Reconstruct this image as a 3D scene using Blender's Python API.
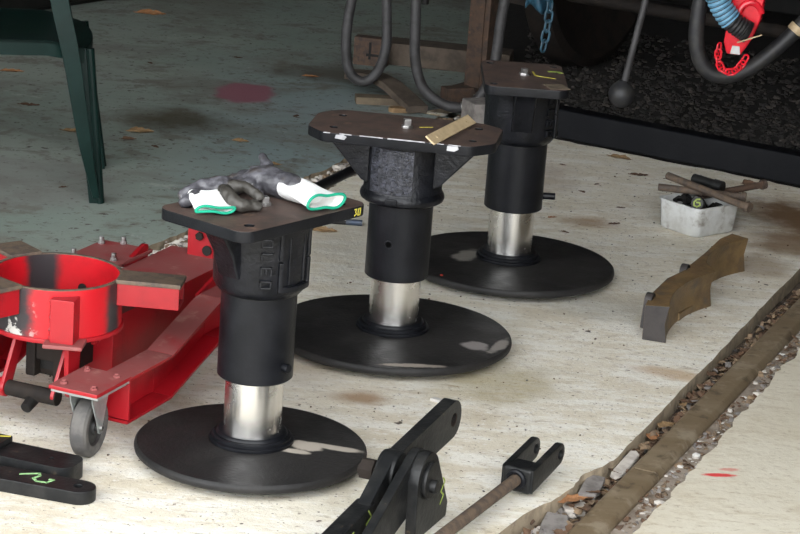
import bpy, bmesh, math, random
from mathutils import Vector, Matrix, noise as mnoise

for o in list(bpy.data.objects): bpy.data.objects.remove(o)
scene = bpy.context.scene
COL = scene.collection
random.seed(7)
PI = math.pi

# ------------------------------------------------------------------ camera
F_PX, PITCH, ROLL, CAM_H = 2300.0, math.atan(674 / 2300.0), math.radians(4.2), 1.6
fw = Vector((0, math.cos(PITCH), -math.sin(PITCH)))
up0 = Vector((0, math.sin(PITCH), math.cos(PITCH)))
rt0 = Vector((1, 0, 0))
RT = rt0 * math.cos(ROLL) + up0 * math.sin(ROLL)
UP = -rt0 * math.sin(ROLL) + up0 * math.cos(ROLL)
cam_d = bpy.data.cameras.new('camera')
cam = bpy.data.objects.new('camera', cam_d)
COL.objects.link(cam)
cam_d.sensor_width = 36
cam_d.lens = F_PX / 800 * 36
cam_d.clip_end = 200
m4 = Matrix((RT, UP, -fw)).transposed().to_4x4()
m4.translation = Vector((0, 0, CAM_H))
cam.matrix_world = m4
scene.camera = cam

# ------------------------------------------------------------------ world: overcast sky outside the open shed front
w = bpy.data.worlds.new('world'); scene.world = w; w.use_nodes = True
bg = w.node_tree.nodes['Background']
bg.inputs[0].default_value = (0.95, 0.975, 1.0, 1)
bg.inputs[1].default_value = 3.2
vs = scene.view_settings
vs.view_transform = 'Standard'; vs.look = 'None'; vs.gamma = 1.0; vs.use_curve_mapping = False
vs.exposure = 1.0

# ------------------------------------------------------------------ frames
TA = math.radians(67.8)                       # direction of the railway track on the floor
TU = Vector((math.cos(TA), math.sin(TA), 0)); TV = Vector((math.sin(TA), -math.cos(TA), 0))
TO = Vector((0.43415, 4.1985, 0))
TROT = TA - PI / 2
def T(s, v, z=0.0): return TO + TU * s + TV * v + Vector((0, 0, z))

# ------------------------------------------------------------------ materials
class NT:
    def __init__(s, name, coords='Object'):
        s.m = bpy.data.materials.new(name); s.m.use_nodes = True
        s.t = s.m.node_tree; s.n = s.t.nodes; s.b = s.n['Principled BSDF']
        if coords == 'World':
            s.co = s.n.new('ShaderNodeNewGeometry').outputs['Position']
        else:
            s.co = s.n.new('ShaderNodeTexCoord').outputs['Object']
    def link(s, a, b): s.t.links.new(a, b)
    def val(s, sock, v):
        if hasattr(v, 'is_linked') or isinstance(v, bpy.types.NodeSocket): s.link(v, sock)
        elif isinstance(v, (tuple, list)) and len(v) == 3 and sock.type == 'RGBA': sock.default_value = (*v, 1)
        else: sock.default_value = v
    def mapv(s, loc=(0, 0, 0), rot=(0, 0, 0), scale=(1, 1, 1)):
        n = s.n.new('ShaderNodeMapping')
        n.inputs['Location'].default_value = loc; n.inputs['Rotation'].default_value = rot; n.inputs['Scale'].default_value = scale
        s.link(s.co, n.inputs['Vector']); return n.outputs[0]
    def noise(s, scale, detail=4, rough=.6, vec=None, dist=0):
        n = s.n.new('ShaderNodeTexNoise'); n.inputs['Scale'].default_value = scale
        n.inputs['Detail'].default_value = detail; n.inputs['Roughness'].default_value = rough
        n.inputs['Distortion'].default_value = dist
        s.link(vec or s.co, n.inputs['Vector']); return n.outputs['Fac']
    def voro(s, scale, vec=None):
        n = s.n.new('ShaderNodeTexVoronoi'); n.inputs['Scale'].default_value = scale
        s.link(vec or s.co, n.inputs['Vector']); return n.outputs['Distance']
    def ramp(s, fac, lo, hi, a=0., b=1.):
        n = s.n.new('ShaderNodeMapRange'); n.interpolation_type = 'SMOOTHSTEP'
        n.inputs['From Min'].default_value = lo; n.inputs['From Max'].default_value = hi
        n.inputs['To Min'].default_value = a; n.inputs['To Max'].default_value = b
        s.link(fac, n.inputs['Value']); return n.outputs[0]
    def math(s, op, a, b=0.):
        n = s.n.new('ShaderNodeMath'); n.operation = op
        s.val(n.inputs[0], a); s.val(n.inputs[1], b); return n.outputs[0]
    def mix(s, fac, a, b):
        n = s.n.new('ShaderNodeMix'); n.data_type = 'RGBA'
        s.val(n.inputs['Factor'], fac); s.val(n.inputs['A'], a); s.val(n.inputs['B'], b)
        return n.outputs['Result']
    def spot(s, cx, cy, rx, ry, ang=0, soft=.35, warp=.5, wscale=14):
        """soft-edged warped ellipse mask in the xy plane of the coordinates"""
        mp = s.n.new('ShaderNodeMapping'); mp.vector_type = 'TEXTURE'
        mp.inputs['Location'].default_value = (cx, cy, 0); mp.inputs['Rotation'].default_value = (0, 0, ang)
        mp.inputs['Scale'].default_value = (rx, ry, 1e3)
        s.link(s.co, mp.inputs['Vector'])
        ln = s.n.new('ShaderNodeVectorMath'); ln.operation = 'LENGTH'; s.link(mp.outputs[0], ln.inputs[0])
        wn = s.math('MULTIPLY', s.math('SUBTRACT', s.noise(wscale, 4), .5), warp * 2)
        return s.ramp(s.math('ADD', ln.outputs['Value'], wn), 1 - soft, 1 + soft, 1, 0)
    def bump(s, h, strength=.3, dist=.01, prev=None):
        n = s.n.new('ShaderNodeBump'); n.inputs['Strength'].default_value = strength; n.inputs['Distance'].default_value = dist
        s.link(h, n.inputs['Height'])
        if prev: s.link(prev, n.inputs['Normal'])
        return n.outputs[0]
    def done(s, col, rough=.6, metal=0., bump=None, spec=None):
        s.val(s.b.inputs['Base Color'], col); s.val(s.b.inputs['Roughness'], rough); s.val(s.b.inputs['Metallic'], metal)
        if spec is not None: s.b.inputs['Specular IOR Level'].default_value = spec
        if bump: s.link(bump, s.b.inputs['Normal'])
        return s.m

def simple(name, c1, c2=None, rough=.5, metal=0., scale=25, lo=.4, hi=.65, bs=0., bscale=80, c3=None, s3=60, lo3=.62, hi3=.7, spec=None, coords='Object'):
    t = NT(name, coords)
    col = c1
    if c2: col = t.mix(t.ramp(t.noise(scale, 5), lo, hi), c1, c2)
    if c3: col = t.mix(t.ramp(t.noise(s3, 4), lo3, hi3), col, c3)
    bp = t.bump(t.noise(bscale, 5), bs, .004) if bs else None
    return t.done(col, rough, metal, bp, spec)

M = {}
M['black'] = simple('black_paint', (.0045, .005, .0065), (.008, .0085, .0105), rough=.36, scale=18, bs=.15, bscale=120, spec=.22)
M['cast'] = simple('black_cast_paint', (.0045, .005, .0065), (.009, .0095, .012), rough=.3, scale=30, bs=.4, bscale=110, spec=.26)
M['blackworn'] = simple('black_worn_steel', (.008, .0085, .009), (.018, .018, .0175), rough=.4, scale=22, c3=(.07, .052, .036), s3=45, lo3=.66, hi3=.76, bs=.25, spec=.25)
M['rusttop'] = simple('brown_oiled_plate', (.085, .055, .044), (.05, .036, .03), rough=.58, scale=20, c3=(.15, .09, .06), s3=35, lo3=.58, hi3=.75, bs=.15, bscale=160)
M['chip'] = simple('bare_chipped_edge', (.5, .5, .52), (.3, .3, .32), rough=.4, metal=.5)
M['steel'] = None
t = NT('polished_steel')
n1 = t.noise(9, 4, vec=t.mapv(scale=(1, 1, .25)))
M['steel'] = t.done(t.mix(t.ramp(n1, .35, .7), (.90, .88, .85), (.80, .78, .75)), t.ramp(t.noise(14, 4), .3, .7, .2, .3), 1.0)
M['oldsteel'] = simple('dull_steel', (.42, .41, .4), (.25, .24, .23), rough=.38, metal=.9)
M['dark'] = simple('dark_grease_and_shade', (.006, .0055, .005), (.011, .010, .009), rough=.6, spec=.3)  # grease, and the painted dark of holes and dark filler boxes
M['void'] = simple('dark_hole', (.001, .001, .001), rough=.9, spec=.05)
M['rust'] = simple('rusty_iron', (.085, .05, .032), (.05, .034, .026), rough=.8, scale=40, c3=(.13, .07, .035), s3=30, bs=.4, bscale=150)
M['rustgrey'] = simple('rusty_grey_bolt', (.115, .08, .054), (.062, .046, .036), rough=.7, scale=50, bs=.3, bscale=150)
M['darkrust'] = simple('dark_rusty_frame', (.02, .015, .012), (.011, .009, .008), rough=.8, spec=.2, scale=15, bs=.3)
M['red'] = simple('red_paint', (.30, .005, .010), (.20, .0045, .008), rough=.38, scale=14, lo=.45, hi=.75, bs=.08, c3=(.7, .12, .12), s3=70, lo3=.72, hi3=.78)
M['reddust'] = simple('dusty_red_paint', (.21, .055, .052), (.235, .022, .025), rough=.62, scale=16, lo=.5, hi=.75, c3=(.28, .13, .11), s3=24, lo3=.55, hi3=.75)
t = NT('red_paint_scorched')
burn = t.math('MAXIMUM', t.spot(-.085, .085, .032, .08, .6, .35, .5, 18), t.spot(-.03, -.125, .05, .05, 0, .4, .6, 22))
burn = t.math('MAXIMUM', burn, t.spot(.122, .0, .03, .022, 0, .5, .4, 22))
weld = t.math('MULTIPLY', t.spot(-.02, -.125, .04, .04, 0, .4, .5, 22), t.ramp(t.noise(45, 4), .56, .62))
c = t.mix(t.ramp(t.noise(14, 4), .45, .75), (.45, .006, .012), (.34, .006, .010))
c = t.mix(burn, c, (.028, .024, .026)); c = t.mix(weld, c, (.42, .40, .37))
M['redring'] = t.done(c, .36, 0, t.bump(t.noise(60, 4), .1, .004))
M['galv'] = simple('galvanised_steel', (.42, .44, .42), (.3, .32, .31), rough=.42, metal=.55)
M['rubber'] = simple('grey_rubber_tyre', (.095, .088, .08), (.055, .052, .05), rough=.75, scale=30)
M['rubdark'] = simple('dark_wheel_hub', (.012, .012, .012), (.025, .024, .022), rough=.6)
M['hose'] = simple('black_rubber_hose', (.018, .018, .02), (.035, .033, .031), rough=.5, scale=35, bs=.1)
M['hose2'] = simple('grey_dusty_hose', (.05, .048, .049), (.03, .028, .028), rough=.55, scale=25, bs=.1)
M['blueband'] = simple('pale_blue_hose', (.16, .36, .52), (.12, .28, .42), rough=.45)
M['redplastic'] = simple('bright_red_coupling', (.75, .015, .03), (.6, .012, .025), rough=.25)
M['bluechain'] = simple('blue_chain', (.025, .08, .12), (.018, .05, .075), rough=.4)
M['bluerag'] = simple('blue_sheet', (.02, .075, .12), (.014, .045, .075), rough=.5, bs=.4, bscale=40)
M['green'] = simple('dark_green_plastic', (.003, .013, .0105), (.005, .018, .015), rough=.4, spec=.18, scale=12)
M['brass'] = simple('brass_strip', (.56, .43, .26), (.48, .36, .21), rough=.5, metal=.1, scale=60)
M['white'] = simple('white_knit_cuff', (.88, .88, .86), (.8, .8, .78), rough=.9, bs=.5, bscale=220)
M['glove'] = simple('grey_coated_glove', (.045, .044, .05), (.10, .098, .11), rough=.4, scale=30, lo=.4, hi=.6, c3=(.05, .042, .038), s3=26, lo3=.5, hi3=.65, bs=.35, bscale=60)
M['glove2'] = simple('dirty_olive_glove', (.028, .025, .02), (.06, .055, .048), rough=.55, scale=35, bs=.35, bscale=60)
M['hem'] = simple('green_hem', (.0, .30, .175), (.0, .25, .15), rough=.7)
M['plaque'] = simple('worn_cast_plaque', (.012, .013, .018), (.04, .042, .055), rough=.3, scale=90, bs=.5, bscale=200, spec=.5)
M['edge'] = simple('broken_concrete_edge', (.36, .29, .20), (.24, .19, .13), rough=.9, scale=30, bs=.6, bscale=60, coords='World', c3=(.55, .5, .42), s3=14)
M['yellow'] = simple('yellow_paint_mark', (.55, .48, .06), rough=.6)
M['lime'] = simple('lime_chalk_mark', (.30, .38, .07), rough=.7)
M['mint'] = simple('pale_green_chalk_mark', (.28, .50, .22), rough=.7)
M['tub'] = simple('white_plastic_tub', (.58, .59, .58), (.48, .48, .46), rough=.45, scale=30, c3=(.22, .19, .16), s3=20, lo3=.55, hi3=.74)
M['shoe'] = simple('brown_cast_brake_block', (.175, .112, .048), (.11, .07, .034), rough=.5, scale=22, c3=(.085, .065, .05), s3=16, lo3=.52, hi3=.7, bs=.35, bscale=120)
M['shoeend'] = simple('grey_cast_end', (.032, .026, .024), (.02, .017, .016), rough=.6, bs=.3)
M['beam'] = simple('black_steel_beam', (.0035, .004, .0055), (.006, .0065, .008), rough=.5, scale=10, bs=.2, spec=.14)
M['wood'] = simple('weathered_wood', (.10, .076, .056), (.06, .045, .034), rough=.85, scale=18, bs=.5, bscale=60)
M['woodpale'] = simple('pale_wood', (.15, .115, .075), (.10, .075, .05), rough=.85, scale=18)
M['leaf'] = simple('dead_leaf_tan', (.27, .17, .08), (.17, .105, .05), rough=.8, scale=40)
M['leafdark'] = simple('dead_leaf_dark', (.12, .065, .035), (.075, .045, .028), rough=.8, scale=40)
M['leafor'] = simple('dead_leaf_orange', (.33, .15, .06), (.22, .11, .05), rough=.8, scale=40)
M['litter'] = simple('dry_litter', (.27, .19, .115), (.17, .115, .07), rough=.9, scale=40, coords='World')
M['stoneA'] = simple('stone_pale', (.5, .46, .41), (.38, .34, .3), rough=.9, scale=40, coords='World')
M['stoneB'] = simple('stone_grey', (.22, .2, .185), (.14, .125, .115), rough=.9, scale=40, coords='World')
M['stoneC'] = simple('stone_brown', (.2, .14, .09), (.12, .08, .05), rough=.9, scale=40, coords='World')
M['chipwhite'] = simple('white_paint_chip', (.52, .50, .47), rough=.9)
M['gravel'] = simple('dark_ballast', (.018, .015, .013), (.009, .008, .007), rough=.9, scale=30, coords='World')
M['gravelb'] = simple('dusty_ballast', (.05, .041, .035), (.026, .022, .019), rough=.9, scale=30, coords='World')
M['wall'] = simple('shed_wall_boards', (.06, .062, .06), (.04, .04, .04), rough=.9, scale=2, coords='World')
M['roof'] = simple('shed_roof_sheet', (.12, .12, .12), (.08, .08, .08), rough=.9, scale=2, coords='World')
M['bluesteel'] = simple('blue_black_bolt', (.05, .07, .11), (.07, .08, .1), rough=.4, metal=.3)

# rail head: dusty brown steel
t = NT('rail_head', 'World')
c = t.mix(t.ramp(t.noise(9, 5, vec=t.mapv(rot=(0, 0, -TA), scale=(.35, 2, 1))), .35, .7), (.150, .108, .062), (.195, .15, .095))
c = t.mix(t.ramp(t.noise(24, 6, .7), .52, .66), c, (.085, .06, .036))
c = t.mix(t.math('MULTIPLY', t.ramp(t.noise(11, 6, .7), .52, .66), .6), c, (.30, .25, .18))
M['rail'] = t.done(c, .6, 0, t.bump(t.noise(70, 5), .25, .004))

# pale painted slab between the rails
t = NT('pale_painted_concrete', 'World')
st = t.mapv(rot=(0, 0, .35), scale=(1, 2.6, 1))
st2 = t.mapv(rot=(0, 0, -.2), scale=(1, 2.2, 1))
c = t.mix(t.ramp(t.noise(2.2, 6), .35, .68), (.70, .65, .535), (.62, .55, .425))
c = t.mix(t.ramp(t.noise(6, 8, .75, st), .44, .58), c, (.765, .735, .655))
c = t.mix(t.math('MULTIPLY', t.ramp(t.noise(3.1, 6, .65, dist=.6), .52, .70), .55), c, (.50, .43, .31))
c = t.mix(t.math('MULTIPLY', t.ramp(t.noise(8, 10, .8, st2, .3), .57, .64), .6), c, (.52, .44, .33))
c = t.mix(t.math('MULTIPLY', t.ramp(t.noise(16, 10, .82, st, .3), .555, .62), .7), c, (.36, .29, .20))
c = t.mix(t.math('MULTIPLY', t.ramp(t.noise(42, 8, .8, st2), .575, .635), .75), c, (.26, .205, .15))
c = t.mix(t.ramp(t.noise(85, 3, .6), .635, .69), c, (.15, .115, .085))
c = t.mix(t.math('MULTIPLY', t.ramp(t.noise(70, 4, .7), .57, .66), .6), c, (.80, .785, .75))
c = t.mix(t.ramp(t.noise(30, 2, .5), .72, .75), c, (.10, .08, .06))
for (x, y, rx, ry, a, col, k) in ((1.10, 6.22, .12, .20, .3, (.15, .08, .032), .97), (1.04, 5.95, .12, .13, 0, (.19, .11, .05), .85), (.90, 5.72, .10, .10, 0, (.3, .21, .12), .6),
        (.50, 6.02, .06, .05, 0, (.30, .17, .07), .7), (.22, 4.65, .13, .13, 0, (.33, .27, .13), .6), (-.06, 4.48, .05, .04, 0, (.3, .17, .08), .8), (.62, 4.78, .09, .03, -.3, (.45, .28, .14), .6),
        (.48, 5.25, .12, .10, 0, (.33, .32, .27), .5), (-.05, 5.7, .2, .3, 0, (.42, .40, .34), .6), (.35, 6.5, .12, .2, 0, (.40, .33, .27), .6), (-.2, 4.75, .12, .2, 0, (.38, .30, .19), .5)):
    c = t.mix(t.math('MULTIPLY', t.spot(x, y, rx, ry, a, .6, .9, 9), k), c, col)
hb = t.math('ADD', t.noise(22, 8, .7), t.math('MULTIPLY', t.noise(120, 4), .35))
M['pale'] = t.done(c, .72, 0, t.bump(hb, .4, .010))

# right-hand slab
t = NT('cream_concrete', 'World')
st = t.mapv(rot=(0, 0, .2), scale=(1, 2.5, 1))
c = t.mix(t.ramp(t.noise(2.5, 6), .35, .7), (.62, .575, .47), (.55, .495, .385))
c = t.mix(t.math('MULTIPLY', t.ramp(t.noise(9, 10, .8, st, .3), .50, .60), .6), c, (.47, .40, .29))
c = t.mix(t.math('MULTIPLY', t.ramp(t.noise(30, 8, .8, st), .54, .62), .65), c, (.35, .285, .205))
c = t.mix(t.ramp(t.noise(95, 3, .6), .68, .74), c, (.2, .16, .12))
c = t.mix(t.spot(.648, 4.188, .032, .009, .12, .25, .35, 60), c, (.62, .05, .05))
c = t.mix(t.math('MULTIPLY', t.spot(.672, 4.222, .02, .008, .12, .4, .9, 70), .6), c, (.6, .12, .1))
M['cream'] = t.done(c, .75, 0, t.bump(t.noise(40, 6), .3, .006))

# green painted floor
t = NT('green_painted_concrete', 'World')
st = t.mapv(rot=(0, 0, .1), scale=(.8, .95, 1)); st2 = t.mapv(loc=(5, 3, 0), rot=(0, 0, -.3), scale=(1, 1.1, 1))
c = t.mix(t.ramp(t.noise(1.3, 5), .35, .68), (.25, .30, .262), (.315, .35, .305))
c = t.mix(t.math('MULTIPLY', t.spot(-.2, 6.9, .45, .9, 0, .6, .5, 3), .6), c, (.25, .325, .35))
c = t.mix(t.math('MULTIPLY', t.ramp(t.noise(2.4, 8, .7, st, .4), .47, .64), .8), c, (.19, .19, .16))
c = t.mix(t.math('MULTIPLY', t.ramp(t.noise(6, 9, .75, st, .3), .52, .62), .75), c, (.15, .135, .105))
c = t.mix(t.math('MULTIPLY', t.ramp(t.noise(17, 9, .8, st), .56, .64), .85), c, (.11, .095, .075))
c = t.mix(t.ramp(t.noise(38, 4, .65), .60, .66), c, (.075, .062, .05))
c = t.mix(t.math('MULTIPLY', t.ramp(t.noise(4, 9, .8, st2), .60, .66), .5), c, (.45, .47, .43))
c = t.mix(t.math('MULTIPLY', t.spot(-.72, 6.88, .14, .14, 0, .7, .8, 12), .85), c, (.07, .055, .03))
c = t.mix(t.math('MULTIPLY', t.spot(-.25, 7.75, .2, .12, 0, .6, .8, 12), .8), c, (.08, .06, .04))
c = t.mix(t.math('MULTIPLY', t.spot(-1.05, 6.0, .28, .28, 0, .25, .15, 6), .45), c, (.21, .20, .19))  # shadow under the chair seat, painted into the floor colour
c = t.mix(t.spot(-.545, 7.34, .095, .15, 0, .2, .4, 14), c, (.30, .12, .15))
M['greenfloor'] = t.done(c, .62, 0, t.bump(t.noise(30, 6), .2, .005))

t = NT('groove_soil', 'World')
M['dirt'] = simple('dusty_grey_dirt', (.30, .25, .20), (.18, .14, .105), rough=.95, scale=22, c3=(.50, .47, .43), s3=34, lo3=.58, hi3=.68, bs=1., bscale=70, coords='World')
M['soil'] = t.done(t.mix(t.ramp(t.noise(30, 6), .35, .65), (.16, .12, .09), (.06, .045, .035)), .95, 0, t.bump(t.noise(60, 6), 1, .02))

# disc paint with scuffs (object coordinates: disc centre at origin)
def disc_mat(name, spots, rust=.7):
    t = NT(name)
    c = t.mix(t.ramp(t.noise(8, 5), .35, .7), (.013, .0125, .0125), (.022, .0205, .0195))
    c = t.mix(t.ramp(t.noise(55, 4), rust, rust + .06), c, (.10, .09, .08))
    for sp in spots:
        c = t.mix(t.spot(*sp[:5], .25, sp[6] if len(sp) > 6 else .55, sp[7] if len(sp) > 7 else 22), c, sp[5])
    return t.done(c, t.ramp(t.noise(10, 4), .3, .7, .42, .58), 0, t.bump(t.noise(120, 5), .3, .004), .25)
SC = (.36, .32, .27)
M['disc1'] = disc_mat('disc_paint_white_scuff', [(.105, -.01, .028, .022, 0, SC, .7, 30), (.155, .0, .06, .012, -.12, SC, .35, 30), (.085, -.045, .03, .01, 0, SC, .5, 40)])
M['disc2'] = disc_mat('disc_paint_chipped_rim', [(.185, -.075, .03, .028, .2, (.22, .2, .19), .6, 30), (.235, -.06, .014, .05, -.35, (.22, .2, .18), .8, 30), (.05, -.235, .07, .01, .12, (.30, .26, .22), .6, 30)])
M['disc3'] = disc_mat('disc_paint_brown', [(-.10, .0, .03, .05, -.4, (.14, .13, .115), .9, 30), (-.165, -.175, .004, .008, 0, (.6, .05, .03), .2, 30)])

# ------------------------------------------------------------------ mesh helpers
class MB:
    def __init__(s): s.v = []; s.f = []; s.mi = []
    def add(s, vs, fs, mi=0):
        o = len(s.v); s.v += [Vector(q) for q in vs]; s.f += [[i + o for i in f] for f in fs]; s.mi += [mi] * len(fs); return s
    def box(s, c, size, rot=None, mi=0):
        hx, hy, hz = (d / 2 for d in size); R = rot or Matrix.Identity(3); c = Vector(c)
        vs = [c + R @ Vector((x * hx, y * hy, z * hz)) for z in (-1, 1) for y in (-1, 1) for x in (-1, 1)]
        return s.add(vs, [[0, 2, 3, 1], [4, 5, 7, 6], [0, 1, 5, 4], [2, 6, 7, 3], [0, 4, 6, 2], [1, 3, 7, 5]], mi)
    def beam(s, p0, p1, wd, ht, upv=(0, 0, 1), mi=0):
        p0, p1 = Vector(p0), Vector(p1); d = (p1 - p0); L = d.length; d.normalize()
        x = d.cross(Vector(upv)).normalized(); z = x.cross(d)
        return s.box((p0 + p1) / 2, (wd, L, ht), Matrix((x, d, z)).transposed(), mi)
    def cyl(s, p0, p1, r0, r1=None, n=24, caps=True, mi=0):
        r1 = r0 if r1 is None else r1
        p0, p1 = Vector(p0), Vector(p1); d = (p1 - p0).normalized()
        x = d.orthogonal().normalized(); y = d.cross(x)
        vs = []
        for p, r in ((p0, r0), (p1, r1)):
            for i in range(n):
                a = 2 * PI * i / n; vs.append(p + (x * math.cos(a) + y * math.sin(a)) * r)
        fs = [[i, (i + 1) % n, n + (i + 1) % n, n + i] for i in range(n)]
        if caps: fs += [list(range(n))[::-1], list(range(n, 2 * n))]
        return s.add(vs, fs, mi)
    def lathe(s, prof, n=48, c=(0, 0, 0), closed=False, mi=0):
        c = Vector(c); vs = []; m = len(prof)
        for i in range(n):
            a = 2 * PI * i / n
            for r, z in prof: vs.append(c + Vector((r * math.cos(a), r * math.sin(a), z)))
        fs = []
        for i in range(n):
            j = (i + 1) % n
            for k in range(m if closed else m - 1):
                l = (k + 1) % m; fs.append([i * m + k, j * m + k, j * m + l, i * m + l])
        if not closed:
            for k in (0, m - 1):
                if prof[k][0] > 1e-5: fs.append([i * m + k for i in range(n)])
        return s.add(vs, fs, mi)
    def tube(s, pts, r, n=12, caps=True, mi=0):
        pts = [Vector(p) for p in pts]; rs = r if isinstance(r, (list, tuple)) else [r] * len(pts)
        x = None; vs = []
        for i, p in enumerate(pts):
            d = (pts[min(i + 1, len(pts) - 1)] - pts[max(i - 1, 0)]).normalized()
            if x is None: x = d.orthogonal().normalized()
            else: x = (x - d * x.dot(d)).normalized()
            y = d.cross(x)
            for k in range(n):
                a = 2 * PI * k / n; vs.append(p + (x * math.cos(a) + y * math.sin(a)) * rs[i])
        fs = [[i * n + k, i * n + (k + 1) % n, (i + 1) * n + (k + 1) % n, (i + 1) * n + k] for i in range(len(pts) - 1) for k in range(n)]
        if caps: fs += [list(range(n))[::-1], list(range((len(pts) - 1) * n, len(pts) * n))]
        return s.add(vs, fs, mi)
    def prism(s, outer, z0, z1, holes=(), mx=None, mi=0, fill=False):
        """extruded outline (xy) with holes; mx maps local to mesh space"""
        mx = mx or Matrix.Identity(4); o0 = len(s.v)
        if not holes and not fill:
            n = len(outer); vs = [mx @ Vector((x, y, z0)) for x, y in outer] + [mx @ Vector((x, y, z1)) for x, y in outer]
            return s.add(vs, [[i, (i + 1) % n, n + (i + 1) % n, n + i] for i in range(n)] + [list(range(n))[::-1], list(range(n, 2 * n))], mi)
        bm = bmesh.new(); loops = []; es = []
        for lp in [outer] + list(holes):
            vv = [bm.verts.new((x, y, 0)) for x, y in lp]; loops.append(vv)
            for i in range(len(vv)): es.append(bm.edges.new((vv[i], vv[(i + 1) % len(vv)])))
        bmesh.ops.triangle_fill(bm, use_beauty=True, use_dissolve=False, edges=es)
        bm.verts.index_update(); nv = len(bm.verts); base = [(v_.co.x, v_.co.y) for v_ in bm.verts]
        tris = [[v_.index for v_ in f.verts] for f in bm.faces]
        lidx = [[v_.index for v_ in lp] for lp in loops]; bm.free()
        vs = [mx @ Vector((x, y, z0)) for x, y in base] + [mx @ Vector((x, y, z1)) for x, y in base]
        fs = tris + [[i + nv for i in f[::-1]] for f in tris]
        for lp in lidx:
            k = len(lp)
            fs += [[lp[i], lp[(i + 1) % k], nv + lp[(i + 1) % k], nv + lp[i]] for i in range(k)]
        return s.add(vs, fs, mi)
    def ico(s, c, r, sc=(1, 1, 1), jit=.25, mi=0, rz=0):
        ph = (1 + 5 ** .5) / 2
        vs0 = [(-1, ph, 0), (1, ph, 0), (-1, -ph, 0), (1, -ph, 0), (0, -1, ph), (0, 1, ph), (0, -1, -ph), (0, 1, -ph), (ph, 0, -1), (ph, 0, 1), (-ph, 0, -1), (-ph, 0, 1)]
        fs = [(0, 11, 5), (0, 5, 1), (0, 1, 7), (0, 7, 10), (0, 10, 11), (1, 5, 9), (5, 11, 4), (11, 10, 2), (10, 7, 6), (7, 1, 8), (3, 9, 4), (3, 4, 2), (3, 2, 6), (3, 6, 8), (3, 8, 9), (4, 9, 5), (2, 4, 11), (6, 2, 10), (8, 6, 7), (9, 8, 1)]
        c = Vector(c); R = Matrix.Rotation(rz, 3, 'Z'); vs = []
        for p in vs0:
            q = Vector(p).normalized() * r * (1 + random.uniform(-jit, jit))
            vs.append(c + R @ Vector((q.x * sc[0], q.y * sc[1], q.z * sc[2])))
        return s.add(vs, fs, mi)
    def build(s, name, mats, parent=None, bevel=0., seg=2, smooth=True, ang=35, topmat=None, kind=None, label=None, mx=None, flat=False):
        me = bpy.data.meshes.new(name); vv = s.v
        if mx: vv = [mx @ q for q in vv]
        me.from_pydata([tuple(q) for q in vv], [], s.f)
        mats = mats if isinstance(mats, (list, tuple)) else [mats]
        for m_ in mats: me.materials.append(m_)
        me.polygons.foreach_set('material_index', s.mi)
        bm = bmesh.new(); bm.from_mesh(me)
        bmesh.ops.recalc_face_normals(bm, faces=bm.faces)
        if bevel:
            ed = [e for e in bm.edges if len(e.link_faces) == 2 and e.calc_face_angle(0) > math.radians(ang)]
            bmesh.ops.bevel(bm, geom=ed, offset=bevel, offset_type='OFFSET', segments=seg, profile=.5, affect='EDGES', clamp_overlap=True)
        if topmat is not None:
            for f in bm.faces:
                if f.normal.z > .9 or (flat and f.normal.z < -.9): f.material_index = topmat
        bm.to_mesh(me); bm.free()
        if smooth:
            me.polygons.foreach_set('use_smooth', [True] * len(me.polygons)); me.set_sharp_from_angle(angle=math.radians(ang))
        ob = bpy.data.objects.new(name, me); COL.objects.link(ob)
        if bevel and smooth:
            wn = ob.modifiers.new('weighted', 'WEIGHTED_NORMAL'); wn.keep_sharp = True
        if parent: ob.parent = parent
        if kind: ob['kind'] = kind
        if label: ob['label'] = label
        return ob

def tag(o, label, cat, group=None, kind=None):
    o['label'] = label; o['category'] = cat
    if group: o['group'] = group
    if kind: o['kind'] = kind
    return o
def thing(name, label, cat, loc=(0, 0, 0), rz=0., group=None):
    o = bpy.data.objects.new(name, None); COL.objects.link(o)
    o.empty_display_size = .05
    o.location = loc; o.rotation_euler = (0, 0, rz); return tag(o, label, cat, group)
def circ(cx, cy, r, n=24, a0=0., a1=2 * PI):
    full = abs(a1 - a0 - 2 * PI) < 1e-6
    return [(cx + r * math.cos(a0 + (a1 - a0) * i / (n if full else n - 1)), cy + r * math.sin(a0 + (a1 - a0) * i / (n if full else n - 1))) for i in range(n)]
def hull2(pts):
    pts = sorted(set((round(x, 6), round(y, 6)) for x, y in pts))
    def half(ps):
        h = []
        for p in ps:
            while len(h) > 1 and (h[-1][0] - h[-2][0]) * (p[1] - h[-2][1]) - (h[-1][1] - h[-2][1]) * (p[0] - h[-2][0]) <= 0: h.pop()
            h.append(p)
        return h
    return half(pts)[:-1] + half(pts[::-1])[:-1]
def rrect(w_, h_, r, n=6):
    out = []
    for cx, cy, a in ((w_ / 2 - r, h_ / 2 - r, 0), (-w_ / 2 + r, h_ / 2 - r, PI / 2), (-w_ / 2 + r, -h_ / 2 + r, PI), (w_ / 2 - r, -h_ / 2 + r, 1.5 * PI)):
        out += circ(cx, cy, r, n, a, a + PI / 2)
    return out
def spline(pts, n=8):
    P = [Vector(p) for p in pts]; P = [P[0] * 2 - P[1]] + P + [P[-1] * 2 - P[-2]]; out = []
    for i in range(1, len(P) - 2):
        for k in range(n):
            t_ = k / n; a, b, c_, d = P[i - 1:i + 3]
            out.append(.5 * ((2 * b) + (c_ - a) * t_ + (2 * a - 5 * b + 4 * c_ - d) * t_ ** 2 + (3 * b - a - 3 * c_ + d) * t_ ** 3))
    return out + [P[-2]]
def rot3(z=0, y=0, x=0): return Matrix.Rotation(z, 3, 'Z') @ Matrix.Rotation(y, 3, 'Y') @ Matrix.Rotation(x, 3, 'X')
def mat4(loc=(0, 0, 0), r=None):
    m = (r or Matrix.Identity(3)).to_4x4(); m.translation = Vector(loc); return m
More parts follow.
